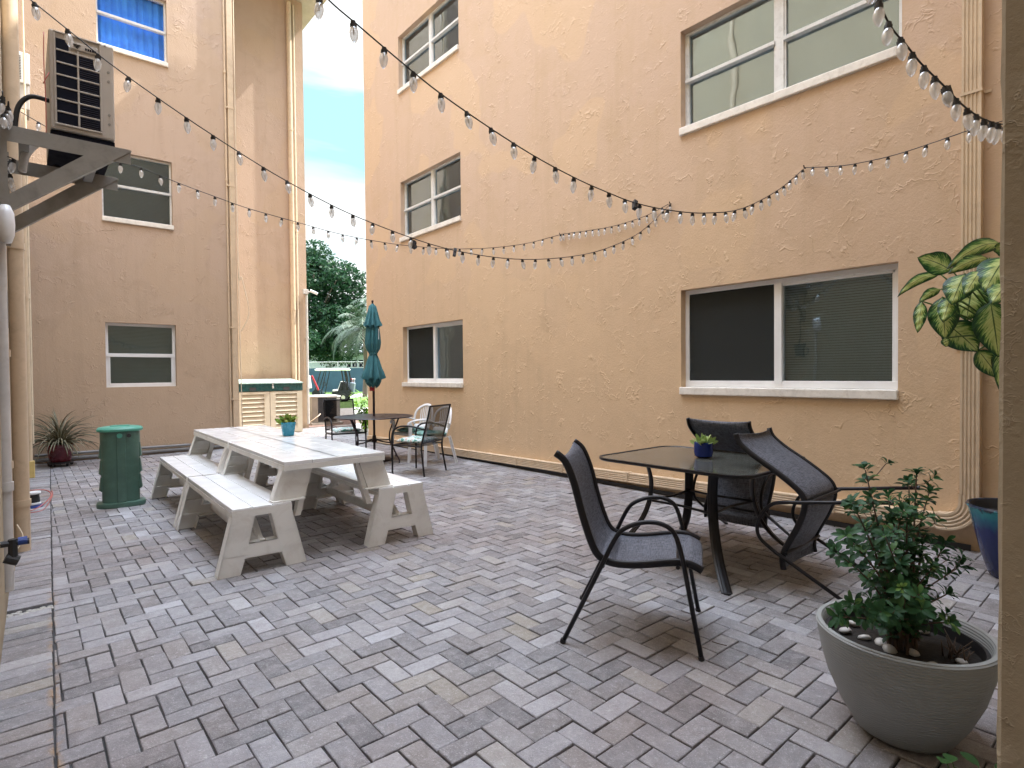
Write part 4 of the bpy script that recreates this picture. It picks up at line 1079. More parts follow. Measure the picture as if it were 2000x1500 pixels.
MB().tube([(.06, -sd - .02, 1.12), (.06, -sd - .03, 1.06)], .02, 8).box(.045, -sd - .03, 1.13, .075, -sd, 1.19).build('padlock', 'rim', t)

# ================================================================== SLING CHAIRS
RAIL = [(-.365, .948), (-.315, .905), (-.272, .80), (-.236, .66), (-.199, .54), (-.165, .462), (-.12, .425), (-.05, .412), (.05, .418), (.16, .436), (.236, .445), (.29, .436), (.335, .414)]
LEG = [(-.331, .002), (-.124, .426), (-.059, .556), (-.012, .602), (.06, .630), (.144, .632), (.209, .590), (.246, .475), (.331, .002)]
def catmull(P, n):
    P = [Vector(p) for p in P]; q = []
    for i in range(len(P) - 1):
        p0, p1, p2, p3 = P[max(i - 1, 0)], P[i], P[i + 1], P[min(i + 2, len(P) - 1)]
        for k in range(n):
            t = k / n
            q.append(.5 * ((2 * p1) + (p2 - p0) * t + (2 * p0 - 5 * p1 + 4 * p2 - p3) * t * t + (3 * p1 - p0 - 3 * p2 + p3) * t ** 3))
    q.append(P[-1]); return q
def sling_chair():
    t = empty('sling_chair')
    for s in (-1, 1):
        pts = [(s * .283, u, z) for u, z in LEG]
        q = [Vector(pts[0])] + catmull(pts[1:-1], 5) + [Vector(pts[-1])]
        MB().tube(q, .0115, 10).build('arm_frame', 'black_metal', t, smooth=True)
        for e in (0, -1): MB().tube([Vector(pts[e]), Vector(pts[e]) + Vector((0, (.006 if e else -.006) * -1, .018))], .0145, 10).build('foot_cap', 'black_rubber', t)
        q = catmull([(s * .255, u, z) for u, z in RAIL], 4)
        MB().tube(q, .013, 10, flat=(.012, .019, (1, 0, 0))).build('side_rail', 'black_metal', t, smooth=True)
    for u, z in ((.225, .425), (-.13, .40)): MB().tube([(-.275, u, z), (.275, u, z)], .010, 8).build('crossbar', 'black_metal', t, smooth='auto')
    R = catmull([(0, u, z) for u, z in RAIL], 4); nx = 10; vs = []; m = len(R)
    for i, p in enumerate(R):
        tg = (R[min(i + 1, m - 1)] - R[max(i - 1, 0)]).normalized(); nn = Vector((0, -tg.z, tg.y)) # to the rear/below
        if nn.z > 0 and tg.z > -.2: nn = -nn
        if tg.z < -.5: nn = Vector((0, tg.z, -tg.y)); nn = nn if nn.y < 0 else -nn
        for k in range(nx + 1):
            a = k / nx; sag = 4 * a * (1 - a) * .022
            vs.append(Vector((-.25 + .5 * a, p.y, p.z)) + nn * sag + (Vector((0, .01, -.028)) * 4 * a * (1 - a) * max(0, 1 - i / 3)) )
    F = [(i * (nx + 1) + k, i * (nx + 1) + k + 1, (i + 1) * (nx + 1) + k + 1, (i + 1) * (nx + 1) + k) for i in range(m - 1) for k in range(nx)]
    o = MB().add(vs, F).build('sling', 'sling', t, smooth=True, recalc=False)
    md = o.modifiers.new('thick', 'SOLIDIFY'); md.thickness = .003
    return t
def pose_tip(o, x, y, head, th):
    """chair tipped forward by th about its front feet; head = plan angle it faces"""
    th = math.radians(th); f = math.radians(head)
    z0 = -min(-.331 * math.sin(th), -.335 * math.sin(th) + .395 * math.cos(th))
    o.rotation_mode = 'XYZ'
    Rm = Matrix.Rotation(f - PI / 2, 4, 'Z') @ Matrix.Rotation(-th, 4, 'X')
    o.matrix_world = Matrix.Translation((x, y, z0)) @ Rm
c1 = sling_chair()
c1.location = (2.438, 1.862, 0); c1.rotation_euler = (0, 0, math.atan2(-.557, .358) - PI / 2)
tag(c1, 'charcoal sling armchair standing upright beside the glass table', 'chair', 'charcoal sling chairs at the glass table')
c2 = copy_tree(c1); pose_tip(c2, 4.82, 2.30, 180, 70)
tag(c2, 'charcoal sling armchair tipped against the glass table from the wall side, behind the navy pot', 'chair')
c3 = copy_tree(c1); pose_tip(c3, 3.83, 1.09, 92, 73)
tag(c3, 'charcoal sling armchair tipped onto the glass table with its legs pointing at the shrub', 'chair')

# ================================================================== GLASS TABLE
t = empty('glass_table', (3.72, 2.25, 0), 0, 'rectangular glass patio table with black rim and splayed legs near the right wall', 'table')
def rrect(hx, hy, r, z, k=8, bow=.0):
    o = []
    for cx, cy, a0 in ((hx - r, hy - r, 0), (-hx + r, hy - r, PI / 2), (-hx + r, -hy + r, PI), (hx - r, -hy + r, 3 * PI / 2)):
        for i in range(k + 1):
            a = a0 + PI / 2 * i / k; o.append((cx + r * math.cos(a), cy + r * math.sin(a), z))
    return o
m = MB(); loft(m, [rrect(.485, .585, .14, .712), rrect(.485, .585, .14, .719)]); m.build('glass_top', 'table_glass', t, smooth='auto')
m = MB()
k = len(rrect(.5, .6, .15, 0)); rg = [rrect(.478, .578, .13, .710), rrect(.495, .595, .15, .700), rrect(.505, .605, .16, .708), rrect(.505, .605, .16, .722), rrect(.488, .588, .143, .7235), rrect(.484, .584, .139, .7195)]
vs = [p for R in rg for p in R]; m.add(vs, [(i * k + j, i * k + (j + 1) % k, ((i + 1) % 6) * k + (j + 1) % k, ((i + 1) % 6) * k + j) for i in range(6) for j in range(k)])
m.build('rim', 'black_metal', t, smooth='auto')
nd = [(-.235, -.235), (.305, -.235), (.31, .28), (-.19, .275)]; ft = [(-.51, -.49), (.56, -.47), (.56, .50), (-.47, .52)]
for (a, b), (c, d) in zip(nd, ft):
    dr = Vector((c - a, d - b, 0)); tg = Vector((-dr.y, dr.x, 0)).normalized()
    pr_ = [(0, .70), (-.03, .55), (0, .40), (.14, .25), (.45, .12), (1, 0)]
    pr_ = [(.12, .70), (.02, .55), (.05, .40), (.22, .25), (.52, .12), (1.0, 0)]
    q = catmull([(a + dr.x * f, b + dr.y * f, z) for f, z in pr_], 5)
    lg = MB(); lg.tube(q, .02, 12, flat=(.034, .013, tuple(tg)))
    for s in (-.018, .0, .018):
        n_ = dr.normalized(); lg.tube([p + tg * s + Vector((n_.x, n_.y, .5)).normalized() * .0125 for p in q], .0035, 5)
    lg.build('leg', 'black_metal', t, smooth='auto')
    MB().tube([(c, d, .0), (c, d, .012)], .026, 10).build('foot_cap', 'black_rubber', t)
rn = [(a + (c - a) * .05, b + (d - b) * .05, .40) for (a, b), (c, d) in zip(nd, ft)]
for i in range(4):
    a, b = Vector(rn[i]), Vector(rn[(i + 1) % 4]); mid = (a + b) / 2
    cdir = Vector((mid.x - .05, mid.y - .02, 0)).normalized()
    MB().tube([a, a.lerp(b, .3) - cdir * .02, mid - cdir * .03, a.lerp(b, .7) - cdir * .02, b], .009, 8, 4).build('stretcher', 'black_metal', t, smooth=True)
MB().tube([(-.23, -.5, .698), (-.23, .5, .698)], .01, 6).tube([(.3, -.5, .698), (.3, .5, .698)], .01, 6).build('top_support', 'black_metal', t)

# ================================================================== ROUND TABLE + PARASOL
TC = (4.16, 8.19)
t = empty('round_table', (*TC, 0), 0, 'round dark bronze mesh table with curved legs under the closed parasol', 'table')
MB().lathe([(.03, .695), (.575, .695), (.60, .688), (.608, .695), (.60, .703), (.575, .704), (.03, .704)], 56, close=False).build('table_top', 'brown_metal', t, smooth='auto')
m = MB()
for r in range(3, 28):
    rr = .02 * r + .01; nn = int(rr * 2 * PI / .028)
    for k in range(nn):
        a = 2 * PI * (k + .5 * (r % 2)) / nn
        m.add([(rr * math.cos(a) + .0065 * math.cos(b), rr * math.sin(a) + .0065 * math.sin(b), .7048) for b in (0, PI / 2, PI, 1.5 * PI)], [(0, 1, 2, 3)])
m.build('perforations', 'ac_fin', t, recalc=False)
for k in range(4):
    a = k * PI / 2 + .35; c, s_ = math.cos(a), math.sin(a)
    q = [(r * c, r * s_, z) for r, z in ((.50, .69), (.43, .55), (.36, .42), (.36, .28), (.44, .14), (.50, .05), (.50, .0))]
    MB().tube(q, .0125, 8, 5).build('leg', 'brown_metal', t, smooth=True)
    MB().tube([(.36 * c, .36 * s_, .30), (.18 * c, .18 * s_, .31), (.03 * c, .03 * s_, .34)], .010, 8, 3).build('brace', 'brown_metal', t, smooth=True)
MB().lathe([(.03, .29), (.045, .31), (.032, .36), (.027, .40)], 16, close=True).build('pole_sleeve', 'brown_metal', t, smooth='auto')
t = empty('parasol', (*TC, 0), 0, 'closed teal canvas parasol on a dark pole through the round table', 'parasol')
MB().tube([(0, 0, .03), (0, 0, 2.42)], .019, 14).build('pole', 'brown_metal', t, smooth='auto')
MB().lathe([(.0, 0), (.26, 0), (.26, .03), (.22, .055), (.06, .07), (.035, .16), (.02, .17)], 28, close=True).build('base', 'brown_metal', t, smooth='auto')
MB().lathe([(.0, 2.52), (.014, 2.515), (.018, 2.495), (.012, 2.475), (.02, 2.46), (.02, 2.43), (0, 2.43)], 12).build('finial', 'brown_metal', t, smooth='auto')
def canopy(prof, folds, amp, seed, top=True):
    random.seed(seed); n = 96; m = MB(); vs = []; ph = [random.uniform(-.25, .25) for _ in range(folds)]; am = [random.uniform(.6, 1.25) for _ in range(folds)]
    for r, z, a_ in prof:
        for k in range(n):
            a = 2 * PI * k / n; fpos = k * folds / n; i = int(fpos); fr = fpos - i
            w = abs(math.sin(PI * (fr + ph[i % folds] * fr * (1 - fr) * 2)))
            R = r * (1 - a_ * amp * (1 - w) * am[i % folds])
            zz = z + (a_ * .05 * am[i % folds] * (w - .5) if a_ > .9 else 0)
            vs.append((R * math.cos(a + .12 * z * 3), R * math.sin(a + .12 * z * 3), zz))
    L = len(prof)
    m.add(vs, [(i * n + k, i * n + (k + 1) % n, (i + 1) * n + (k + 1) % n, (i + 1) * n + k) for i in range(L - 1) for k in range(n)])
    return m
canopy([(.02, 2.46, 0), (.06, 2.42, .4), (.09, 2.30, .7), (.115, 2.20, .9), (.145, 2.12, 1.0), (.15, 2.10, 1.0)], 8, .6, 2).build('vent_cap', 'canopy', t, smooth=True, recalc=False)
canopy([(.07, 2.22, .5), (.10, 2.10, .7), (.115, 1.98, .8), (.125, 1.85, .8), (.11, 1.76, .8), (.075, 1.70, .6), (.055, 1.675, .5), (.075, 1.64, .6), (.105, 1.56, .8), (.135, 1.46, .85), (.17, 1.36, .95), (.195, 1.29, 1.0), (.19, 1.275, 1.0)], 8, .75, 5).build('canopy', 'canopy', t, smooth=True, recalc=False)
canopy([(.06, 1.64, .5), (.10, 1.5, .8), (.13, 1.36, .85), (.13, 1.25, .9), (.10, 1.17, 1.0), (.06, 1.16, 1.0)], 7, .5, 9).build('inner_fold', 'canopy', t, smooth=True, recalc=False)
MB().lathe([(.058, 1.665), (.066, 1.67), (.066, 1.69), (.058, 1.695)], 24).build('tie_strap', 'canopy', t, smooth=True)
MB().box(.10, -.14, 1.90, .104, -.07, 2.06).build('care_tag', 'blind_white', t, rot=(0, 0, -.6))
MB().box(-.07, -.035, 1.10, -.008, .0, 1.16).build('red_tag', 'red', t)

# black mesh arm chairs at the round table
def mesh_chair():
    t = empty('mesh_armchair')
    for s in (-1, 1):
        MB().tube([(s * .27, -.24, 0), (s * .255, -.20, .25), (s * .25, -.19, .42), (s * .25, -.27, .70), (s * .25, -.33, .93)], .0125, 8, 4).build('rear_leg', 'black_metal', t, smooth=True)
        MB().tube([(s * .275, .27, 0), (s * .275, .27, .40), (s * .275, .26, .55), (s * .275, .20, .63), (s * .275, .08, .66), (s * .27, -.08, .655), (s * .26, -.24, .62)], .0125, 8, 4).build('arm', 'black_metal', t, smooth=True)
        MB().tube([(s * .26, .25, .40), (s * .25, -.19, .39)], .011, 8).build('seat_rail', 'black_metal', t)
    for q in ([(-.255, -.33, .93), (.255, -.33, .93)], [(-.25, -.2, .44), (.25, -.2, .44)], [(-.27, .25, .40), (.27, .25, .40)]): MB().tube(q, .012, 8).build('crossbar', 'black_metal', t)
    vs = []
    for z, y in ((.93, -.33), (.82, -.305), (.70, -.275), (.56, -.23), (.44, -.20)): vs += [(-.25, y, z), (0, y - .02, z), (.25, y, z)]
    MB().add(vs, [(3 * i + k, 3 * i + k + 1, 3 * i + 4 + k, 3 * i + 3 + k) for i in range(4) for k in (0, 1)]).build('back_mesh', 'mesh_black', t, recalc=False)
    vs = [(x, y, .40 - (.012 if x == 0 else 0)) for y in (.25, 0, -.19) for x in (-.26, 0, .26)]
    MB().add(vs, [(3 * i + k, 3 * i + k + 1, 3 * i + 4 + k, 3 * i + 3 + k) for i in range(2) for k in (0, 1)]).build('seat_mesh', 'mesh_black', t, recalc=False)
    return t
def cushion_mesh(hx, hy, h, seed):
    random.seed(seed); m = MB(); n = 14; vs = []
    for sgn in (1, -1):
        for i in range(n + 1):
            for j in range(n + 1):
                a, b = 2 * i / n - 1, 2 * j / n - 1
                e = (1 - abs(a) ** 4) * (1 - abs(b) ** 4)
                z = sgn * h * max(e, 0) ** .5 * (1 if sgn > 0 else .5) + .008 * math.sin(5 * a + seed) * math.cos(4 * b) * e
                vs.append((hx * a * (1 - .03 * b * b), hy * b * (1 - .03 * a * a), z))
    K = (n + 1) ** 2
    F = [(i * (n + 1) + j, i * (n + 1) + j + 1, (i + 1) * (n + 1) + j + 1, (i + 1) * (n + 1) + j) for i in range(n) for j in range(n)]
    m.add(vs, F + [tuple(K + q for q in f[::-1]) for f in F]); return m
mc = mesh_chair(); mc.location = (4.12, 6.75, 0); mc.rotation_euler = (0, 0, math.radians(24))
tag(mc, 'black see through mesh armchair with a floral cushion, back turned to the big windows', 'chair', 'black mesh armchairs at the round table')
o = cushion_mesh(.23, .22, .045, 1).build('cushion', 'floral', smooth=True, loc=(4.11, 6.80, .445), rot=(0, 0, math.radians(24)))
tag(o, 'floral cushion on the nearer black mesh armchair', 'cushion')
mc2 = copy_tree(mc); mc2.location = (4.02, 8.98, 0); mc2.rotation_euler = (0, 0, math.radians(172))
tag(mc2, 'black mesh armchair across the round table, in front of the sunlit gap', 'chair')
o = cushion_mesh(.23, .22, .04, 3).build('cushion', 'floral', smooth=True, loc=(4.02, 8.93, .44), rot=(0, 0, math.radians(172)))
tag(o, 'floral cushion on the black mesh armchair across the round table', 'cushion')

# white resin chairs
def resin_chair():
    t = empty('resin_armchair')
    def shell(P, name, hw, n=8, curve=.05):
        vs = []
        for y, z, w in P:
            for k in range(n + 1):
                a = 2 * k / n - 1; vs.append((a * w, y + curve * a * a, z))
        o = MB().add(vs, [(i * (n + 1) + k, i * (n + 1) + k + 1, (i + 1) * (n + 1) + k + 1, (i + 1) * (n + 1) + k) for i in range(len(P) - 1) for k in range(n)]).build(name, 'white_plastic', t, smooth=True, recalc=False)
        md = o.modifiers.new('thick', 'SOLIDIFY'); md.thickness = .006; return o
    shell([(.25, .38, .23), (.235, .42, .23), (.05, .41, .225), (-.17, .40, .21)], 'seat', .23, 8, 0)
    shell([(-.17, .40, .21), (-.19, .47, .21), (-.205, .53, .215)], 'lower_back', .2)
    # slatted back: arched rim and vertical slats
    arc = [(-.225, -.15, .53), (-.235, -.18, .66), (-.20, -.21, .76), (-.11, -.255, .825), (0, -.27, .845), (.11, -.255, .825), (.20, -.21, .76), (.235, -.18, .66), (.225, -.15, .53)]
    MB().tube(arc, .02, 8, 4, flat=(.012, .026, (0, 1, 0))).build('back_rim', 'white_plastic', t, smooth=True)
    m = MB()
    for k in range(7):
        x = -.135 + k * .045; h = .82 - 1.2 * x * x * 2
        m.beam((x * .8, -.205 + .8 * x * x, .53), (x, -.262 + 1.2 * x * x, h), .02, .007, (0, 1, 0))
    m.build('back_slat', 'white_plastic', t)
    for s in (-1, 1):
        MB().tube([(s * .235, -.17, .60), (s * .27, -.05, .635), (s * .275, .12, .635), (s * .27, .25, .61), (s * .26, .27, .56)], .02, 8, 4, flat=(.028, .010, (1, 0, 0))).build('armrest', 'white_plastic', t, smooth=True)
        for y, yt in ((.27, .24), (-.27, -.17)):
            m = MB(); a = Vector((s * .27, y, 0)); b = Vector((s * .235, yt, .42 if y < 0 else .6))
            m.beam(a, b, .045, .012, (0, 1, 0)).beam(a + Vector((-s * .018, 0, 0)), b + Vector((-s * .018, 0, 0)), .012, .045, (0, 1, 0)); m.build('leg', 'white_plastic', t, bevel=.004)
    return t
rc = resin_chair()
for i, (x, y, lb, lc) in enumerate(((4.80, 8.05, 'white resin armchair between the round table and the wall, the farther of the two', 'sage green cushion on the farther white resin armchair'),
                                    (4.70, 7.36, 'white resin armchair partly seen through the nearer black mesh chair', 'sage green cushion on the nearer white resin armchair'))):
    o = rc if i == 0 else copy_tree(rc)
    o.location = (x, y, 0); o.rotation_euler = (0, 0, math.radians(94 - i * 6))
    tag(o, lb, 'chair', 'white resin armchairs by the wall')
    c = cushion_mesh(.2, .2, .045, 5 + i).build('cushion', 'green_cushion', smooth=True, loc=(x - .04, y, .45), rot=(0, 0, math.radians(94 - i * 6)))
    tag(c, lc, 'cushion')
tag(MB().lathe([(0, 0), (.05, .0), (.06, .03), (.045, .06), (0, .07)], 9, sx=1.2).build('rock', 'black_box', smooth=True, loc=(3.62, 6.75, 0)), 'small dark stone on the pavers beside the round table leg', 'stone')

# ================================================================== BIG GREY POT WITH SHRUB
PC = Vector((2.47, .655, 0))
t = empty('planter', PC, 0, 'wide grey ribbed planter standing at the lower right corner', 'planter'); t.scale = (1.06, 1.06, 1.02)
MB().lathe([(0, 0), (.12, 0), (.150, .02), (.195, .10), (.232, .19), (.255, .28), (.266, .35), (.270, .372), (.266, .380), (.252, .380), (.246, .372), (.240, .33), (.225, .30), (0, .30)], 64).build('pot', 'grey_pot', t, smooth='auto')
MB().lathe([(0, .315), (.12, .318), (.228, .305)], 28).build('soil', 'soil', t, smooth=True)
MB().lathe([(.234, .335), (.240, .335), (.240, .345), (.228, .347), (.226, .30)], 40).build('liner', 'black_rubber', t, smooth='auto')
random.seed(5)
for k in range(11):
    a = random.uniform(0, 2 * PI); r = random.uniform(.05, .2)
    o = MB().lathe([(0, -.012), (.017, -.008), (.024, 0), (.017, .009), (0, .012)], 10, sx=random.uniform(.8, 1.4)).build('pebble', 'pebble', smooth=True, loc=(PC.x + r * math.cos(a), PC.y + r * math.sin(a), .327), rot=(random.uniform(-.4, .4), random.uniform(-.4, .4), random.uniform(0, 3)))
    tag(o, 'white pebble on the soil of the grey planter', 'pebble', 'white pebbles in the grey planter')
SHR = empty('shrub', (PC.x, PC.y, .31), 0, 'leggy green shrub with whorled leaves growing from the grey planter', 'shrub')
so = Vector((PC.x, PC.y, .31)); st = MB(); lf = MB(); lf2 = MB()
def whorl(m, c, axis, n, L, w):
    axis = axis.normalized(); a1 = axis.orthogonal().normalized(); a2 = axis.cross(a1)
    off = random.uniform(0, 6)
    for k in range(n):
        a = off + 2 * PI * k / n + random.uniform(-.25, .25); el = random.uniform(-.15, .7)
        d = (a1 * math.cos(a) + a2 * math.sin(a)) * math.cos(el) + axis * math.sin(el)
        l = L * random.uniform(.65, 1.1); b = c + axis * random.uniform(-.012, .012)
        leaf_strip(m, b + d * .004, b + d * l, w * random.uniform(.8, 1.15), tuple(axis), .09, 5, .25, lambda t_: math.sin(PI * (t_ ** 1.35 * .95 + .02)) ** .75 * 1.0 if t_ < .98 else .05)
tips = [(1690, 918, 2.1), (1790, 925, 2.15), (1772, 1000, 2.05), (1665, 982, 2.0), (1735, 972, 2.2), (1655, 1048, 1.95), (1700, 1035, 2.1), (1845, 1062, 2.2), (1872, 1108, 2.15), (1636, 1080, 2.0), (1668, 1180, 1.95), (1720, 1195, 1.85),
        (1850, 1160, 2.1), (1755, 1105, 2.0), (1805, 1045, 2.2), (1815, 960, 2.25), (1690, 1120, 2.25), (1800, 1190, 1.9), (1730, 1050, 1.95), (1775, 945, 2.3), (1700, 1000, 2.2), (1820, 1110, 2.0), (1762, 1150, 1.85), (1640, 1205, 1.95), (1790, 1080, 2.1), (1745, 1010, 2.05), (1850, 1215, 1.95)]
for i, (x, y, d) in enumerate(tips):
    tip = PD(x, y, d) - so
    b = Vector((random.gauss(0, .035), random.gauss(0, .035), 0)) + (Vector((tip.x, tip.y, 0)) * .12)
    mid = b.lerp(tip, .5) + Vector((-(tip.x) * .22 + random.uniform(-.02, .02), -(tip.y) * .22 + random.uniform(-.02, .02), .02))
    q = catmull([b, mid, tip], 10); st.tube(q, [.0055, .0022], 6)
    n = len(q); tot = (tip - b).length
    whorl(lf, tip, q[-1] - q[-3], 11, .050, .0185)
    whorl(lf2 if random.random() < .55 else lf, tip + (q[-1] - q[-3]).normalized() * .008, (q[-1] - q[-3]), 6, .026, .011)
    f = .05
    while f < tot * .68:
        u = 1 - f / tot; k = min(int(u * (n - 1)), n - 2)
        pp = q[k]; ax = q[k + 1] - q[k]
        if random.random() < .85: whorl(lf, pp, ax, random.randint(5, 9), .046, .0175)
        if random.random() < .45:
            e = pp + Vector((random.uniform(-.06, .06), random.uniform(-.06, .06), random.uniform(.02, .07)))
            st.tube([pp, pp.lerp(e, .5) + Vector((0, 0, -.008)), e], .0016, 5); whorl(lf, e, e - pp + Vector((0, 0, .03)), 8, .040, .016)
        f += random.uniform(.034, .06)
st.build('stem', 'brown_stem', SHR, smooth=True); lf.build('foliage', 'bush_leaf', SHR, smooth=True, recalc=False); lf2.build('new_leaves', 'leaf_new', SHR, smooth=True, recalc=False)
# reddish stub plant in the same pot
m = MB(); rs = Vector((2.50, .50, .31))
for k in range(14):
    e = rs + Vector((random.uniform(-.05, .05), random.uniform(-.05, .05), random.uniform(.05, .10)))
    m.tube([rs + (e - rs) * .1 + Vector((random.uniform(-.03, .03), random.uniform(-.03, .03), 0)), e], [.004, .0015], 5)
tag(m.build('dry_stub_plant', 'brown_stem', smooth=True), 'dry reddish plant stub at the right side of the grey planter', 'plant')
# low leaves by the foot of the planter
m = MB(); c0 = PD(1905, 1500, 1.62)
c0 = Vector((2.02, .36, 0)); stem = MB()
for k in range(15):
    e = c0 + Vector((random.uniform(-.10, .10), random.uniform(-.08, .08), random.uniform(.04, .22)))
    stem.tube([c0, c0.lerp(e, .5) + Vector((0, 0, .02)), e], .0015, 5)
    a = random.uniform(0, 6); leaf_strip(m, e, e + Vector((math.cos(a) * .05, math.sin(a) * .05, random.uniform(-.01, .02))), .036, (0, 0, 1), .05, 6, .15)
t = empty('seedling', c0, 0, 'small dark green leafy seedling at the foot of the grey planter', 'plant')
for mm, nm, mt in ((m, 'foliage', 'dark_bush'), (stem, 'stem', 'green_stem')):
    mm.v = [(v[0] - c0.x, v[1] - c0.y, v[2]) for v in mm.v]; mm.build(nm, mt, t, smooth=True, recalc=False)

# ================================================================== BLUE POT WITH DIEFFENBACHIA
BC = Vector((4.83, .67, 0))
t = empty('blue_pot', BC, 0, 'tall tapered pot with turquoise to deep blue drip glaze in the right corner', 'pot')
MB().lathe([(0, 0), (.115, 0), (.13, .02), (.17, .15), (.205, .30), (.235, .43), (.248, .455), (.24, .468), (.228, .464)], 48).build('pot', 'glaze', t, smooth='auto')
MB().lathe([(.227, .463), (.222, .455), (.21, .40)], 48).build('inner_wall', 'black_rubber', t, smooth='auto')
MB().lathe([(0, .405), (.21, .402)], 24).build('soil', 'soil', t)
DP = empty('variegated_plant', (BC.x, BC.y, .4), 0, 'big leaved cream and green variegated plant reaching past the downspout', 'plant')
def zc(x, y, d): return PD(1740 + x / 5, 460 + y / 5, d)
hub = zc(1180, 900, 3.75)
canes = MB(); do = Vector((BC.x, BC.y, .4))
canes.tube([(0, 0, 0), (-.02, -.02, .5), tuple(hub - do)], .018, 10, 6)
LV = [ # base, tip (zoom coords), width, depth base, depth tip, bow
    ((600, 350), (288, 225), 165, 3.75, 3.70, .10), ((480, 375), (98, 582), 75, 3.85, 3.8, .20), ((1120, 80), (618, 300), 120, 3.8, 3.65, .18),
    ((960, 215), (600, 360), 105, 3.72, 3.66, .12), ((720, 370), (600, 660), 190, 3.62, 3.58, .05), ((880, 335), (732, 568), 130, 3.58, 3.55, .05),
    ((1130, 200), (930, 530), 230, 3.55, 3.5, .08), ((1180, 420), (1000, 650), 180, 3.5, 3.45, .06), ((500, 600), (530, 1010), 190, 3.72, 3.68, .06), ((530, 1000), (545, 1088), 60, 3.69, 3.68, .05),
    ((590, 590), (512, 835), 120, 3.66, 3.62, .05), ((490, 520), (292, 645), 70, 3.8, 3.76, .15), ((300, 640), (262, 940), 85, 3.76, 3.72, -.12),
    ((540, 860), (860, 1140), 220, 3.78, 3.72, .06), ((800, 470), (740, 820), 260, 3.82, 3.78, .05), ((970, 640), (1050, 1180), 250, 3.6, 3.55, .10),
    ((1120, 900), (1060, 1500), 130, 3.75, 3.7, .05), ((850, 1120), (1060, 1400), 150, 3.8, 3.75, .05), ((1250, 150), (1020, 130), 140, 3.8, 3.75, .1), ((1250, 700), (1180, 1150), 260, 3.6, 3.6, .08), ((1250, 300), (1420, 600), 260, 3.6, 3.6, .1), ((1200, 150), (1500, 260), 240, 3.7, 3.6, .1)]
me_v, me_f, me_uv = [], [], []
for (b, tp, w, db, dt, bow) in LV:
    b3, t3 = zc(*b, db), zc(*tp, dt); wd = w / 5 / FPX * (db + dt) / 2 * 1.36
    view = (b3 - CP).normalized(); d = t3 - b3; L = d.length
    s = d.cross(view).normalized(); nn = s.cross(d).normalized()
    if nn.dot(view) > 0: nn = -nn
    if bow != 0: upv = Vector((0, 0, 1)) - d.normalized() * d.normalized().z
    o0 = len(me_v); nL, nW = 14, 8
    for i in range(nL + 1):
        u = i / nL; hw = wd / 2 * max(.03, math.sin(PI * (u ** .78)) ** .85 if 0 < u < 1 else .03)
        c = b3 + d * u + upv * (4 * abs(bow) * L * u * (1 - u)) * (1 if bow > 0 else -1) * .6 - nn * (.25 * L * (u - .35) ** 2)
        for j in range(nW + 1):
            a = 2 * j / nW - 1
            p = c + s * (a * hw) - nn * (abs(a) ** 1.5 * hw * .22) + nn * (.004 * math.sin(u * 23 + a * 3))
            me_v.append(p - do); me_uv.append((u, (a + 1) / 2))
    for i in range(nL):
        for j in range(nW): me_f.append(tuple(o0 + q for q in (i * (nW + 1) + j, i * (nW + 1) + j + 1, (i + 1) * (nW + 1) + j + 1, (i + 1) * (nW + 1) + j)))
    canes.tube([tuple(b3 - do), tuple((b3.lerp(hub, .5) + Vector((0, 0, -.02))) - do), tuple(hub - do + Vector((0, 0, -.12)))], [.0045, .008], 6, 4)
canes.build('stem', 'green_stem', DP, smooth=True)
me = bpy.data.meshes.new('foliage'); me.from_pydata([tuple(v) for v in me_v], [], me_f); uvl = me.uv_layers.new(name='UVMap')
for lp in me.loops: uvl.data[lp.index].uv = me_uv[lp.vertex_index]
me.materials.append(M['dieff']); me.shade_smooth()
o = bpy.data.objects.new('foliage', me); COL.objects.link(o); o.parent = DP

# fallen twigs and leaves on the pavers
random.seed(21)
for (x, y) in ((1465, 1108), (1470, 1113), (1405, 1258), (1258, 1115)):
    p = GZ(x, y, .003); a = random.uniform(0, 3)
    o = MB().tube([(-.035, 0, 0), (0, .006, .003), (.035, -.004, .002)], .0022, 5, 3).build('twig', 'brown_stem', loc=(p.x, p.y, .004), rot=(0, 0, a))
    tag(o, 'small dark twig lying on the pavers near the glass table', 'twig', 'twigs on the pavers')

# ================================================================== BEYOND THE GAP
# air conditioning condenser
cp = GZ(636, 829); t = empty('condenser_unit', (cp.x + .1, cp.y + .35, 0), math.radians(-8), 'grey ground standing air conditioning condenser beside the far building corner', 'air conditioner')
m = MB(); ring = lambda hx, hy, c, z: [(-hx + c, -hy, z), (hx - c, -hy, z), (hx, -hy + c, z), (hx, hy - c, z), (hx - c, hy, z), (-hx + c, hy, z), (-hx, hy - c, z), (-hx, -hy + c, z)]
loft(m, [ring(.38, .38, .12, .05), ring(.38, .38, .12, .75)]); m.build('coil', 'condenser', t)
m = MB(); loft(m, [ring(.40, .40, .13, .75), ring(.40, .40, .13, .78), ring(.3, .3, .1, .80)]); m.build('top', 'grey_pipe', t)
m = MB()
for q in range(14): m.box(-.25 + q * .018, -.392, .08, -.243 + q * .018, -.379, .74)
for q in range(9): m.box(-.02 + q * .03, -.392, .1, .0 + q * .03, -.379, .72)
m.build('louvre', 'ac_dark', t); MB().box(-.42, -.42, -.03, .42, .42, .05).build('pad', 'concrete', t)
MB().tube([(-.2, -.4, .3), (-.3, -.55, .25), (-.5, -.5, .1), (-.6, -.45, .05)], .012, 6, 5).build('pipe', 'cable', t, smooth=True)
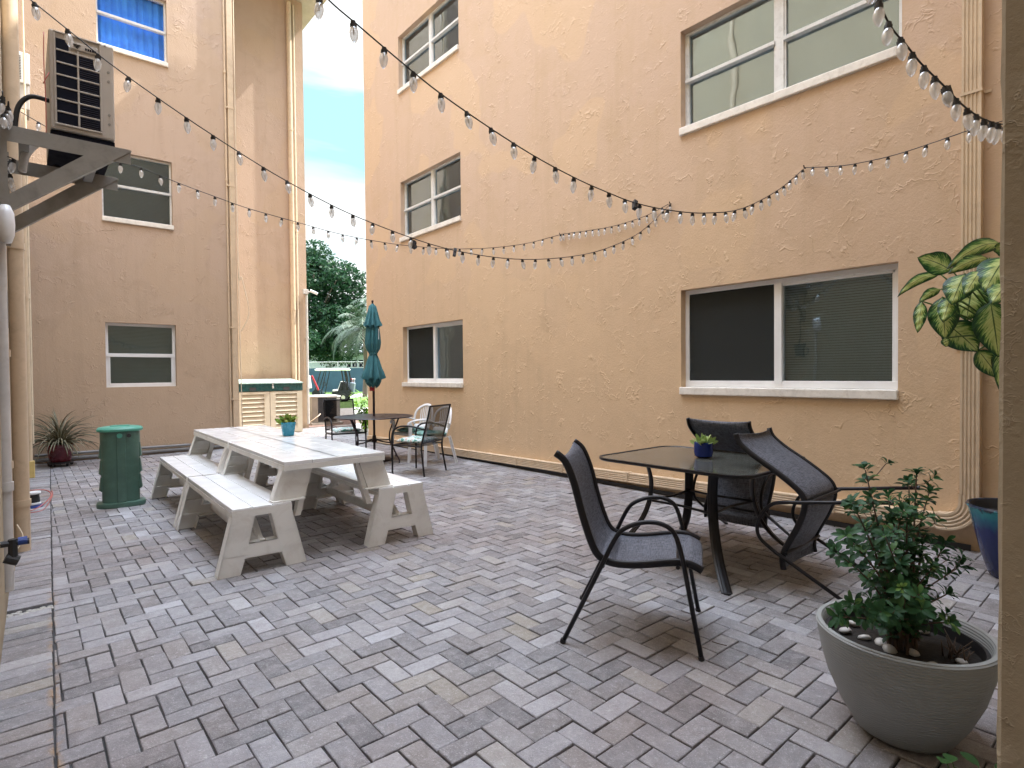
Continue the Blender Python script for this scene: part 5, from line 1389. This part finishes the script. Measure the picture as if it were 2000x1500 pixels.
# golf cart
gc = GZ(651, 783); R_ = Vector((.759, -.651, 0)); t = empty('golf_cart', (gc.x, gc.y, -.03), math.atan2(-.651, .759) + .10, 'dark golf cart with white roof parked on the grass beyond the gap', 'golf cart'); t.scale = (.84, .84, .94)
m = MB()
P = [(-1.15, .28), (-1.18, .52), (-1.0, .68), (-.78, .70), (-.62, .38), (.0, .34), (.05, .55), (.55, .62), (.95, .66), (1.12, .55), (1.15, .32), (.95, .25), (-.9, .22)]
def plate(m, P, y0, y1):
    k = len(P); m.add([(a, y0, b) for a, b in P] + [(a, y1, b) for a, b in P], [tuple(range(k)), tuple(range(2 * k - 1, k - 1, -1))] + [(i, i + k, (i + 1) % k + k, (i + 1) % k) for i in range(k)])
plate(m, P, -.55, .55); m.build('body', 'cartbody', t)
m = MB(); loft(m, [rrect(.95, .58, .12, 1.72), rrect(1.0, .62, .15, 1.76), rrect(.96, .58, .15, 1.82), rrect(.8, .45, .15, 1.85)]); m.build('roof', 'cartroof', t, smooth='auto')
for s in (-.5, .5):
    MB().tube([(-.98, s, .66), (-.62, s, 1.73)], .028, 6).tube([(-.62, s, .4), (-.30, s, 1.73)], .024, 6).build('front_post', 'black_metal', t)
    MB().tube([(.62, s, .62), (.72, s, 1.1), (.62, s, 1.73)], .045, 6, 3).tube([(.95, s, .62), (.98, s, 1.2), (.88, s, 1.73)], .045, 6, 3).build('rear_post', 'black_metal', t, smooth=True)
    for x in (-.82, .72):
        MB().lathe([(0, -.09), (.13, -.09), (.22, -.085), (.235, 0), (.22, .085), (.13, .09), (0, .09)], 20).build('tyre', 'tyre', t, smooth='auto', loc=(x, s * 1.02, .235), rot=(PI / 2, 0, 0))
        MB().lathe([(0, -.095), (.12, -.095), (.12, .095), (0, .095)], 16).build('rim', 'rim', t, loc=(x, s * 1.03, .235), rot=(PI / 2, 0, 0))
MB().box(.05, -.48, .56, .42, .48, .68).build('seat', 'cartroof', t, bevel=.04)
m = MB(); m.beam((.42, 0, .68), (.60, 0, 1.12), .96, .09, (1, 0, 0)); m.build('seat_back', 'cartroof', t, bevel=.03)
m = MB(); P2 = [(.36, .55), (.56, 1.10), (.86, 1.10), (1.2, .62), (1.22, .34), (1.0, .46), (.72, .52)]; plate(m, P2, -.5, .5); m.build('rear_panel', 'cartbody', t, bevel=.02)
wh = MB(); q = [(-.40 + .13 * math.cos(a) * .55, -.25 + .17 * math.sin(a), .98 - .13 * math.cos(a)) for a in [k * PI / 8 for k in range(17)]]; wh.tube(q, .014, 6); wh.tube([(-.75, -.25, .55), (-.40, -.25, .98)], .015, 6); wh.build('steering_wheel', 'black_metal', t)
MB().beam((1.12, .0, .45), (1.22, .0, 1.05), .5, .3, (1, 0, 0)).build('rear_bag', 'greybag', t, bevel=.05)
for k in range(4): MB().tube([(1.2 + .03 * k, -.15 + .1 * k, 1.0), (1.18 + .04 * k, -.16 + .1 * k, 1.24)], .012, 6).lathe([(0, -.04), (.04, -.02), (.045, .02), (0, .05)], 8, (1.18 + .04 * k, -.16 + .1 * k, 1.24)).build('golf_club', 'white_plastic' if k % 2 else 'red', t)
bp = PD(618, 765, 26.5); bg = empty('red_bag', (bp.x, bp.y, .45), 0, 'red and white furled bag leaning at the front of the golf cart', 'bag')
m = MB(); m.beam((-.16, .12, .90), (.08, -.06, .2), .10, .08); m.build('cover', 'red', bg, bevel=.03)
m = MB(); m.beam((-.26, .2, .90), (-.2, .16, .3), .12, .1); m.build('lining', 'white_plastic', bg, bevel=.03)
# windscreen fence
f0, f1 = PD(560, 757, 46), PD(760, 757, 46)
fc = (f0 + f1) / 2; dv = (f1 - f0); dv.z = 0; dv.normalize(); t = empty('fence', (fc.x, fc.y, 0), math.atan2(dv.y, dv.x), 'long fence covered in dark blue green screen mesh behind the golf cart', 'fence')
m = MB(); m.box(-14, -.01, 0, 14, .01, 1.92); m.build('screen', 'screen', t)
for k in range(11): MB().tube([(-14 + 2.8 * k, .05, 0), (-14 + 2.8 * k, .05, 2.45)], .035, 6).build('post', 'grey_pipe', t)
m = MB(); m.tube([(-14, .05, 2.42), (14, .05, 2.42)], .03, 6)
for k in range(90): m.tube([(-14 + .311 * k, .05, 1.9), (-14 + .311 * k + .31, .05, 2.42)], .010, 4).tube([(-14 + .311 * k + .31, .05, 1.9), (-14 + .311 * k, .05, 2.42)], .010, 4)
m.build('rail', 'grey_pipe', t)
tag(base_sheet('lawn', 4, 22.6, 50, 33, -.028, 'grass'), kind='structure')
# white house beyond
hp = PD(697, 700, 62); t = empty('house', (hp.x, hp.y, 0), math.atan2(dv.y, dv.x), 'white house with multi pane windows far beyond the fence', 'house')
MB().box(-9, 0, 0, 5, 6, 3.8).build('wall', 'house', t)
m = MB(); m.add([(-9.5, -.5, 3.75), (5.5, -.5, 3.75), (5.5, 6.5, 3.75), (-9.5, 6.5, 3.75), (-6, 3, 5.2), (2, 3, 5.2)], [(0, 1, 5, 4), (1, 2, 5), (2, 3, 4, 5), (3, 0, 4), (0, 3, 2, 1)]); m.build('roof', 'house', t)
for x in (-.55, .75):
    w = MB().box(x - .55, -.02, 1.3, x + .55, -.005, 3.0).build('window', 'ac_dark', t)
    MB().box(x - .55, -.05, 2.1, x + .55, -.021, 2.2).box(x - .05, -.05, 1.3, x + .05, -.021, 2.099).box(x - .05, -.05, 2.201, x + .05, -.021, 3.0).box(x - .62, -.05, 1.22, x + .62, -.021, 1.299).box(x - .62, -.05, 3.001, x + .62, -.021, 3.08).build('glazing_bar', 'house', w)

# trees -------------------------------------------------------------
def crown(m, blobs, dens, size, seed):
    random.seed(seed)
    for (cx, cy, cz, r) in blobs:
        n = int(dens * r * r)
        for _ in range(n):
            u = random.uniform(-1, 1); a = random.uniform(0, 2 * PI); q = math.sqrt(1 - u * u)
            rr = r * random.uniform(.72, 1.08)
            p = Vector((cx + rr * q * math.cos(a), cy + rr * q * math.sin(a), cz + rr * u * .8))
            d1 = Vector((random.gauss(0, 1), random.gauss(0, 1), random.gauss(0, .6))).normalized(); d2 = d1.orthogonal().normalized()
            d2 = (Matrix.Rotation(random.uniform(0, 6), 3, d1) @ d2); s = size * random.uniform(.6, 1.3)
            m.add([p - d1 * s - d2 * s * .1, p + d2 * s * .45, p + d1 * s, p - d2 * s * .45], [(0, 1, 2, 3)])
def tree(lb, x, y, h, blobs, trunk_r, dens, size, seed, group=None):
    t = empty('tree', (x, y, -.05), 0, lb, 'tree', group)
    tr = MB().tube([(0, 0, 0), (.2, .1, h * .3), (-.1, .2, h * .6), (0, 0, h * .85)], [trunk_r, trunk_r * .3], 10, 5)
    for (cx, cy, cz, r) in blobs[:12]: tr.tube([(0, .05, h * .28), (cx * .5, cy * .5, (h * .28 + cz) / 2 + .4), (cx, cy, cz)], [trunk_r * .4, .04], 6, 4)
    tr.build('trunk', 'bark', t, smooth=True)
    m = MB(); crown(m, blobs, dens, size, seed); m.build('crown', 'tree_leaf', t, recalc=False)
    return t
random.seed(2)
c = PD(592, 730, 52)
bl = []
for k in range(70):
    a = random.uniform(0, 2 * PI); z = random.uniform(2.9, 12.4); rad = 6.2 * math.sqrt(max(.06, 1 - ((z - 6.6) / 6.6) ** 2)) * random.uniform(.25, .92)
    bl.append((rad * math.cos(a), rad * math.sin(a), z, random.uniform(1.0, 1.7)))
bl += [(0, 0, 11.8, 1.6), (2.6, -.5, 10.2, 1.6), (1.6, -1, 11.8, 1.4), (.8, -1.2, 12.6, 1.3), (3.6, -2, 7.5, 1.6), (4.2, -2, 5.6, 1.5), (4.6, -3, 4.2, 1.3), (3.0, -2, 3.9, 1.4), (1.5, -2, 3.8, 1.4), (3.2, -2.4, 9.0, 1.5), (0, 0, 7, 2.8), (1, -1, 5, 2.2)]
tree('big dense dark green tree rising over the golf cart in the gap', c.x, c.y, 11.5, bl, .4, 260, .18, 4)
c = PD(700, 735, 75); bl = [(random.uniform(-8, 8), random.uniform(-3, 3), random.uniform(2.5, 6), random.uniform(1.4, 2.2)) for _ in range(22)]
tree('lower loose tree behind the white house', c.x, c.y, 6, bl, .3, 90, .28, 8)
# palm
def palm(x, y, h, seed, lb):
    random.seed(seed); t = empty('palm_tree', (x, y, -.05), 0, lb, 'palm tree')
    MB().tube([(0, 0, 0), (.1, 0, h * .5), (0, 0, h)], [.17, .11], 10, 5).build('trunk', 'bark', t, smooth=True)
    for k in range(26):
        a = k * 2.4 + random.uniform(-.2, .2); el = random.uniform(-.25, 1.25); L = random.uniform(2.4, 3.2); m = MB()
        p = Vector((0, 0, h)); d = el; pts = []
        for i in range(15):
            pts.append(p.copy()); p = p + Vector((math.cos(a) * math.cos(d), math.sin(a) * math.cos(d), math.sin(d))) * L / 14; d -= .13
        m.tube(pts, [.02, .005], 5)
        for i in range(1, 14):
            for s in (-1, 1):
                for q in range(3):
                    b = pts[i].lerp(pts[i + 1], q / 3); dr = (pts[i + 1] - pts[i - 1]).normalized(); sd = dr.cross(Vector((0, 0, 1))).normalized() * s
                    l = .55 * math.sin(PI * (i / 15) ** .7) + .12
                    e = b + (sd * .8 + dr * .5 + Vector((0, 0, -.5 + random.uniform(-.3, .2)))) * l
                    w = dr * .022; m.add([b - w, b + w, e], [(0, 1, 2)])
        m.build('frond', 'palm_leaf', t, recalc=False)
c = PD(712, 732, 36); palm(c.x, c.y, 4.3, 3, 'feathery palm with drooping fronds beside the big tree')
c = PD(745, 732, 48); palm(c.x, c.y, 7.0, 6, 'taller palm half hidden behind the right building')
# bright bush against the building end
c = PD(712, 800, 13.4); t = empty('bush', (c.x, c.y, 0), 0, 'bright yellow green leafy bush at the end of the right building', 'bush')
random.seed(12); m = MB(); st = MB()
for k in range(15):
    tp = Vector((random.uniform(-.22, .25), random.uniform(-.22, .25), random.uniform(.4, .95))); b = Vector((tp.x * .3, tp.y * .3, 0)); st.tube([b, b.lerp(tp, .5), tp], .006, 5)
    for q in range(15):
        e = b.lerp(tp, random.uniform(.25, 1)); a = random.uniform(0, 6); leaf_strip(m, e, e + Vector((math.cos(a) * .14, math.sin(a) * .14, random.uniform(-.1, .12))), .075, (0, 0, 1), .08, 4)
st.build('stem', 'green_stem', t); m.build('foliage', 'bright_leaf', t, smooth=True, recalc=False)

# ================================================================== LIGHT
w = bpy.data.worlds.new('World'); S.world = w; w.use_nodes = True; nt = w.node_tree
bg = nt.nodes['Background']; sky = nt.nodes.new('ShaderNodeTexSky'); sky.sky_type = 'NISHITA'; sky.sun_disc = False
EL, AZ = math.radians(55), math.radians(-8)      # sun stands to +x, a little towards +y
sd = Vector((math.cos(EL) * math.cos(AZ), math.cos(EL) * math.sin(AZ), math.sin(EL)))
sky.sun_elevation = EL; sky.sun_rotation = math.atan2(sd.x, sd.y); sky.air_density = 1.0; sky.dust_density = 1.5; sky.ozone_density = 1
tc = nt.nodes.new('ShaderNodeTexCoord')
mp = nt.nodes.new('ShaderNodeMapping'); mp.inputs['Scale'].default_value = (.8, .8, 4.6); mp.inputs['Location'].default_value = (1.9, .4, 1.25); nt.links.new(tc.outputs['Generated'], mp.inputs[0])
n1 = noise(nt, 1.7, 6, .5, .6, mp.outputs[0])
sz = nt.nodes.new('ShaderNodeSeparateXYZ'); nt.links.new(tc.outputs['Generated'], sz.inputs[0])
high = ramp(nt, [(.50, 0), (.72, .45)], sz.outputs[2])
cl = ramp(nt, [(.44, 0), (.60, 1)], mth(nt, 'ADD', n1.outputs[0], high.outputs[0]))
blue = mix(nt, sky.outputs[0], (1.45, 2.75, 3.2), .88)
cc = mix(nt, (3.6, 3.75, 3.75), (24.6, 27.6, 33.0), ramp(nt, [(.60, 0), (.97, 1)], sz.outputs[2]).outputs[0])
col = mix(nt, blue, cc, cl.outputs[0])
nt.links.new(col, bg.inputs[0]); bg.inputs[1].default_value = .10
sun = bpy.data.lights.new('sun', 'SUN'); sun.energy = 3.2; sun.angle = math.radians(.5); sun.color = (1, .95, .87)
so_ = bpy.data.objects.new('sun', sun); COL.objects.link(so_); so_.rotation_euler = sd.to_track_quat('Z', 'Y').to_euler(); so_.location = (20, 5, 25)
S.view_settings.view_transform = 'Standard'; S.view_settings.look = 'None'; S.view_settings.exposure = 2.0; S.view_settings.gamma = 1
S.render.engine = 'CYCLES'
try:
    S.cycles.max_bounces = 10; S.cycles.diffuse_bounces = 5; S.cycles.transparent_max_bounces = 16
except Exception: pass
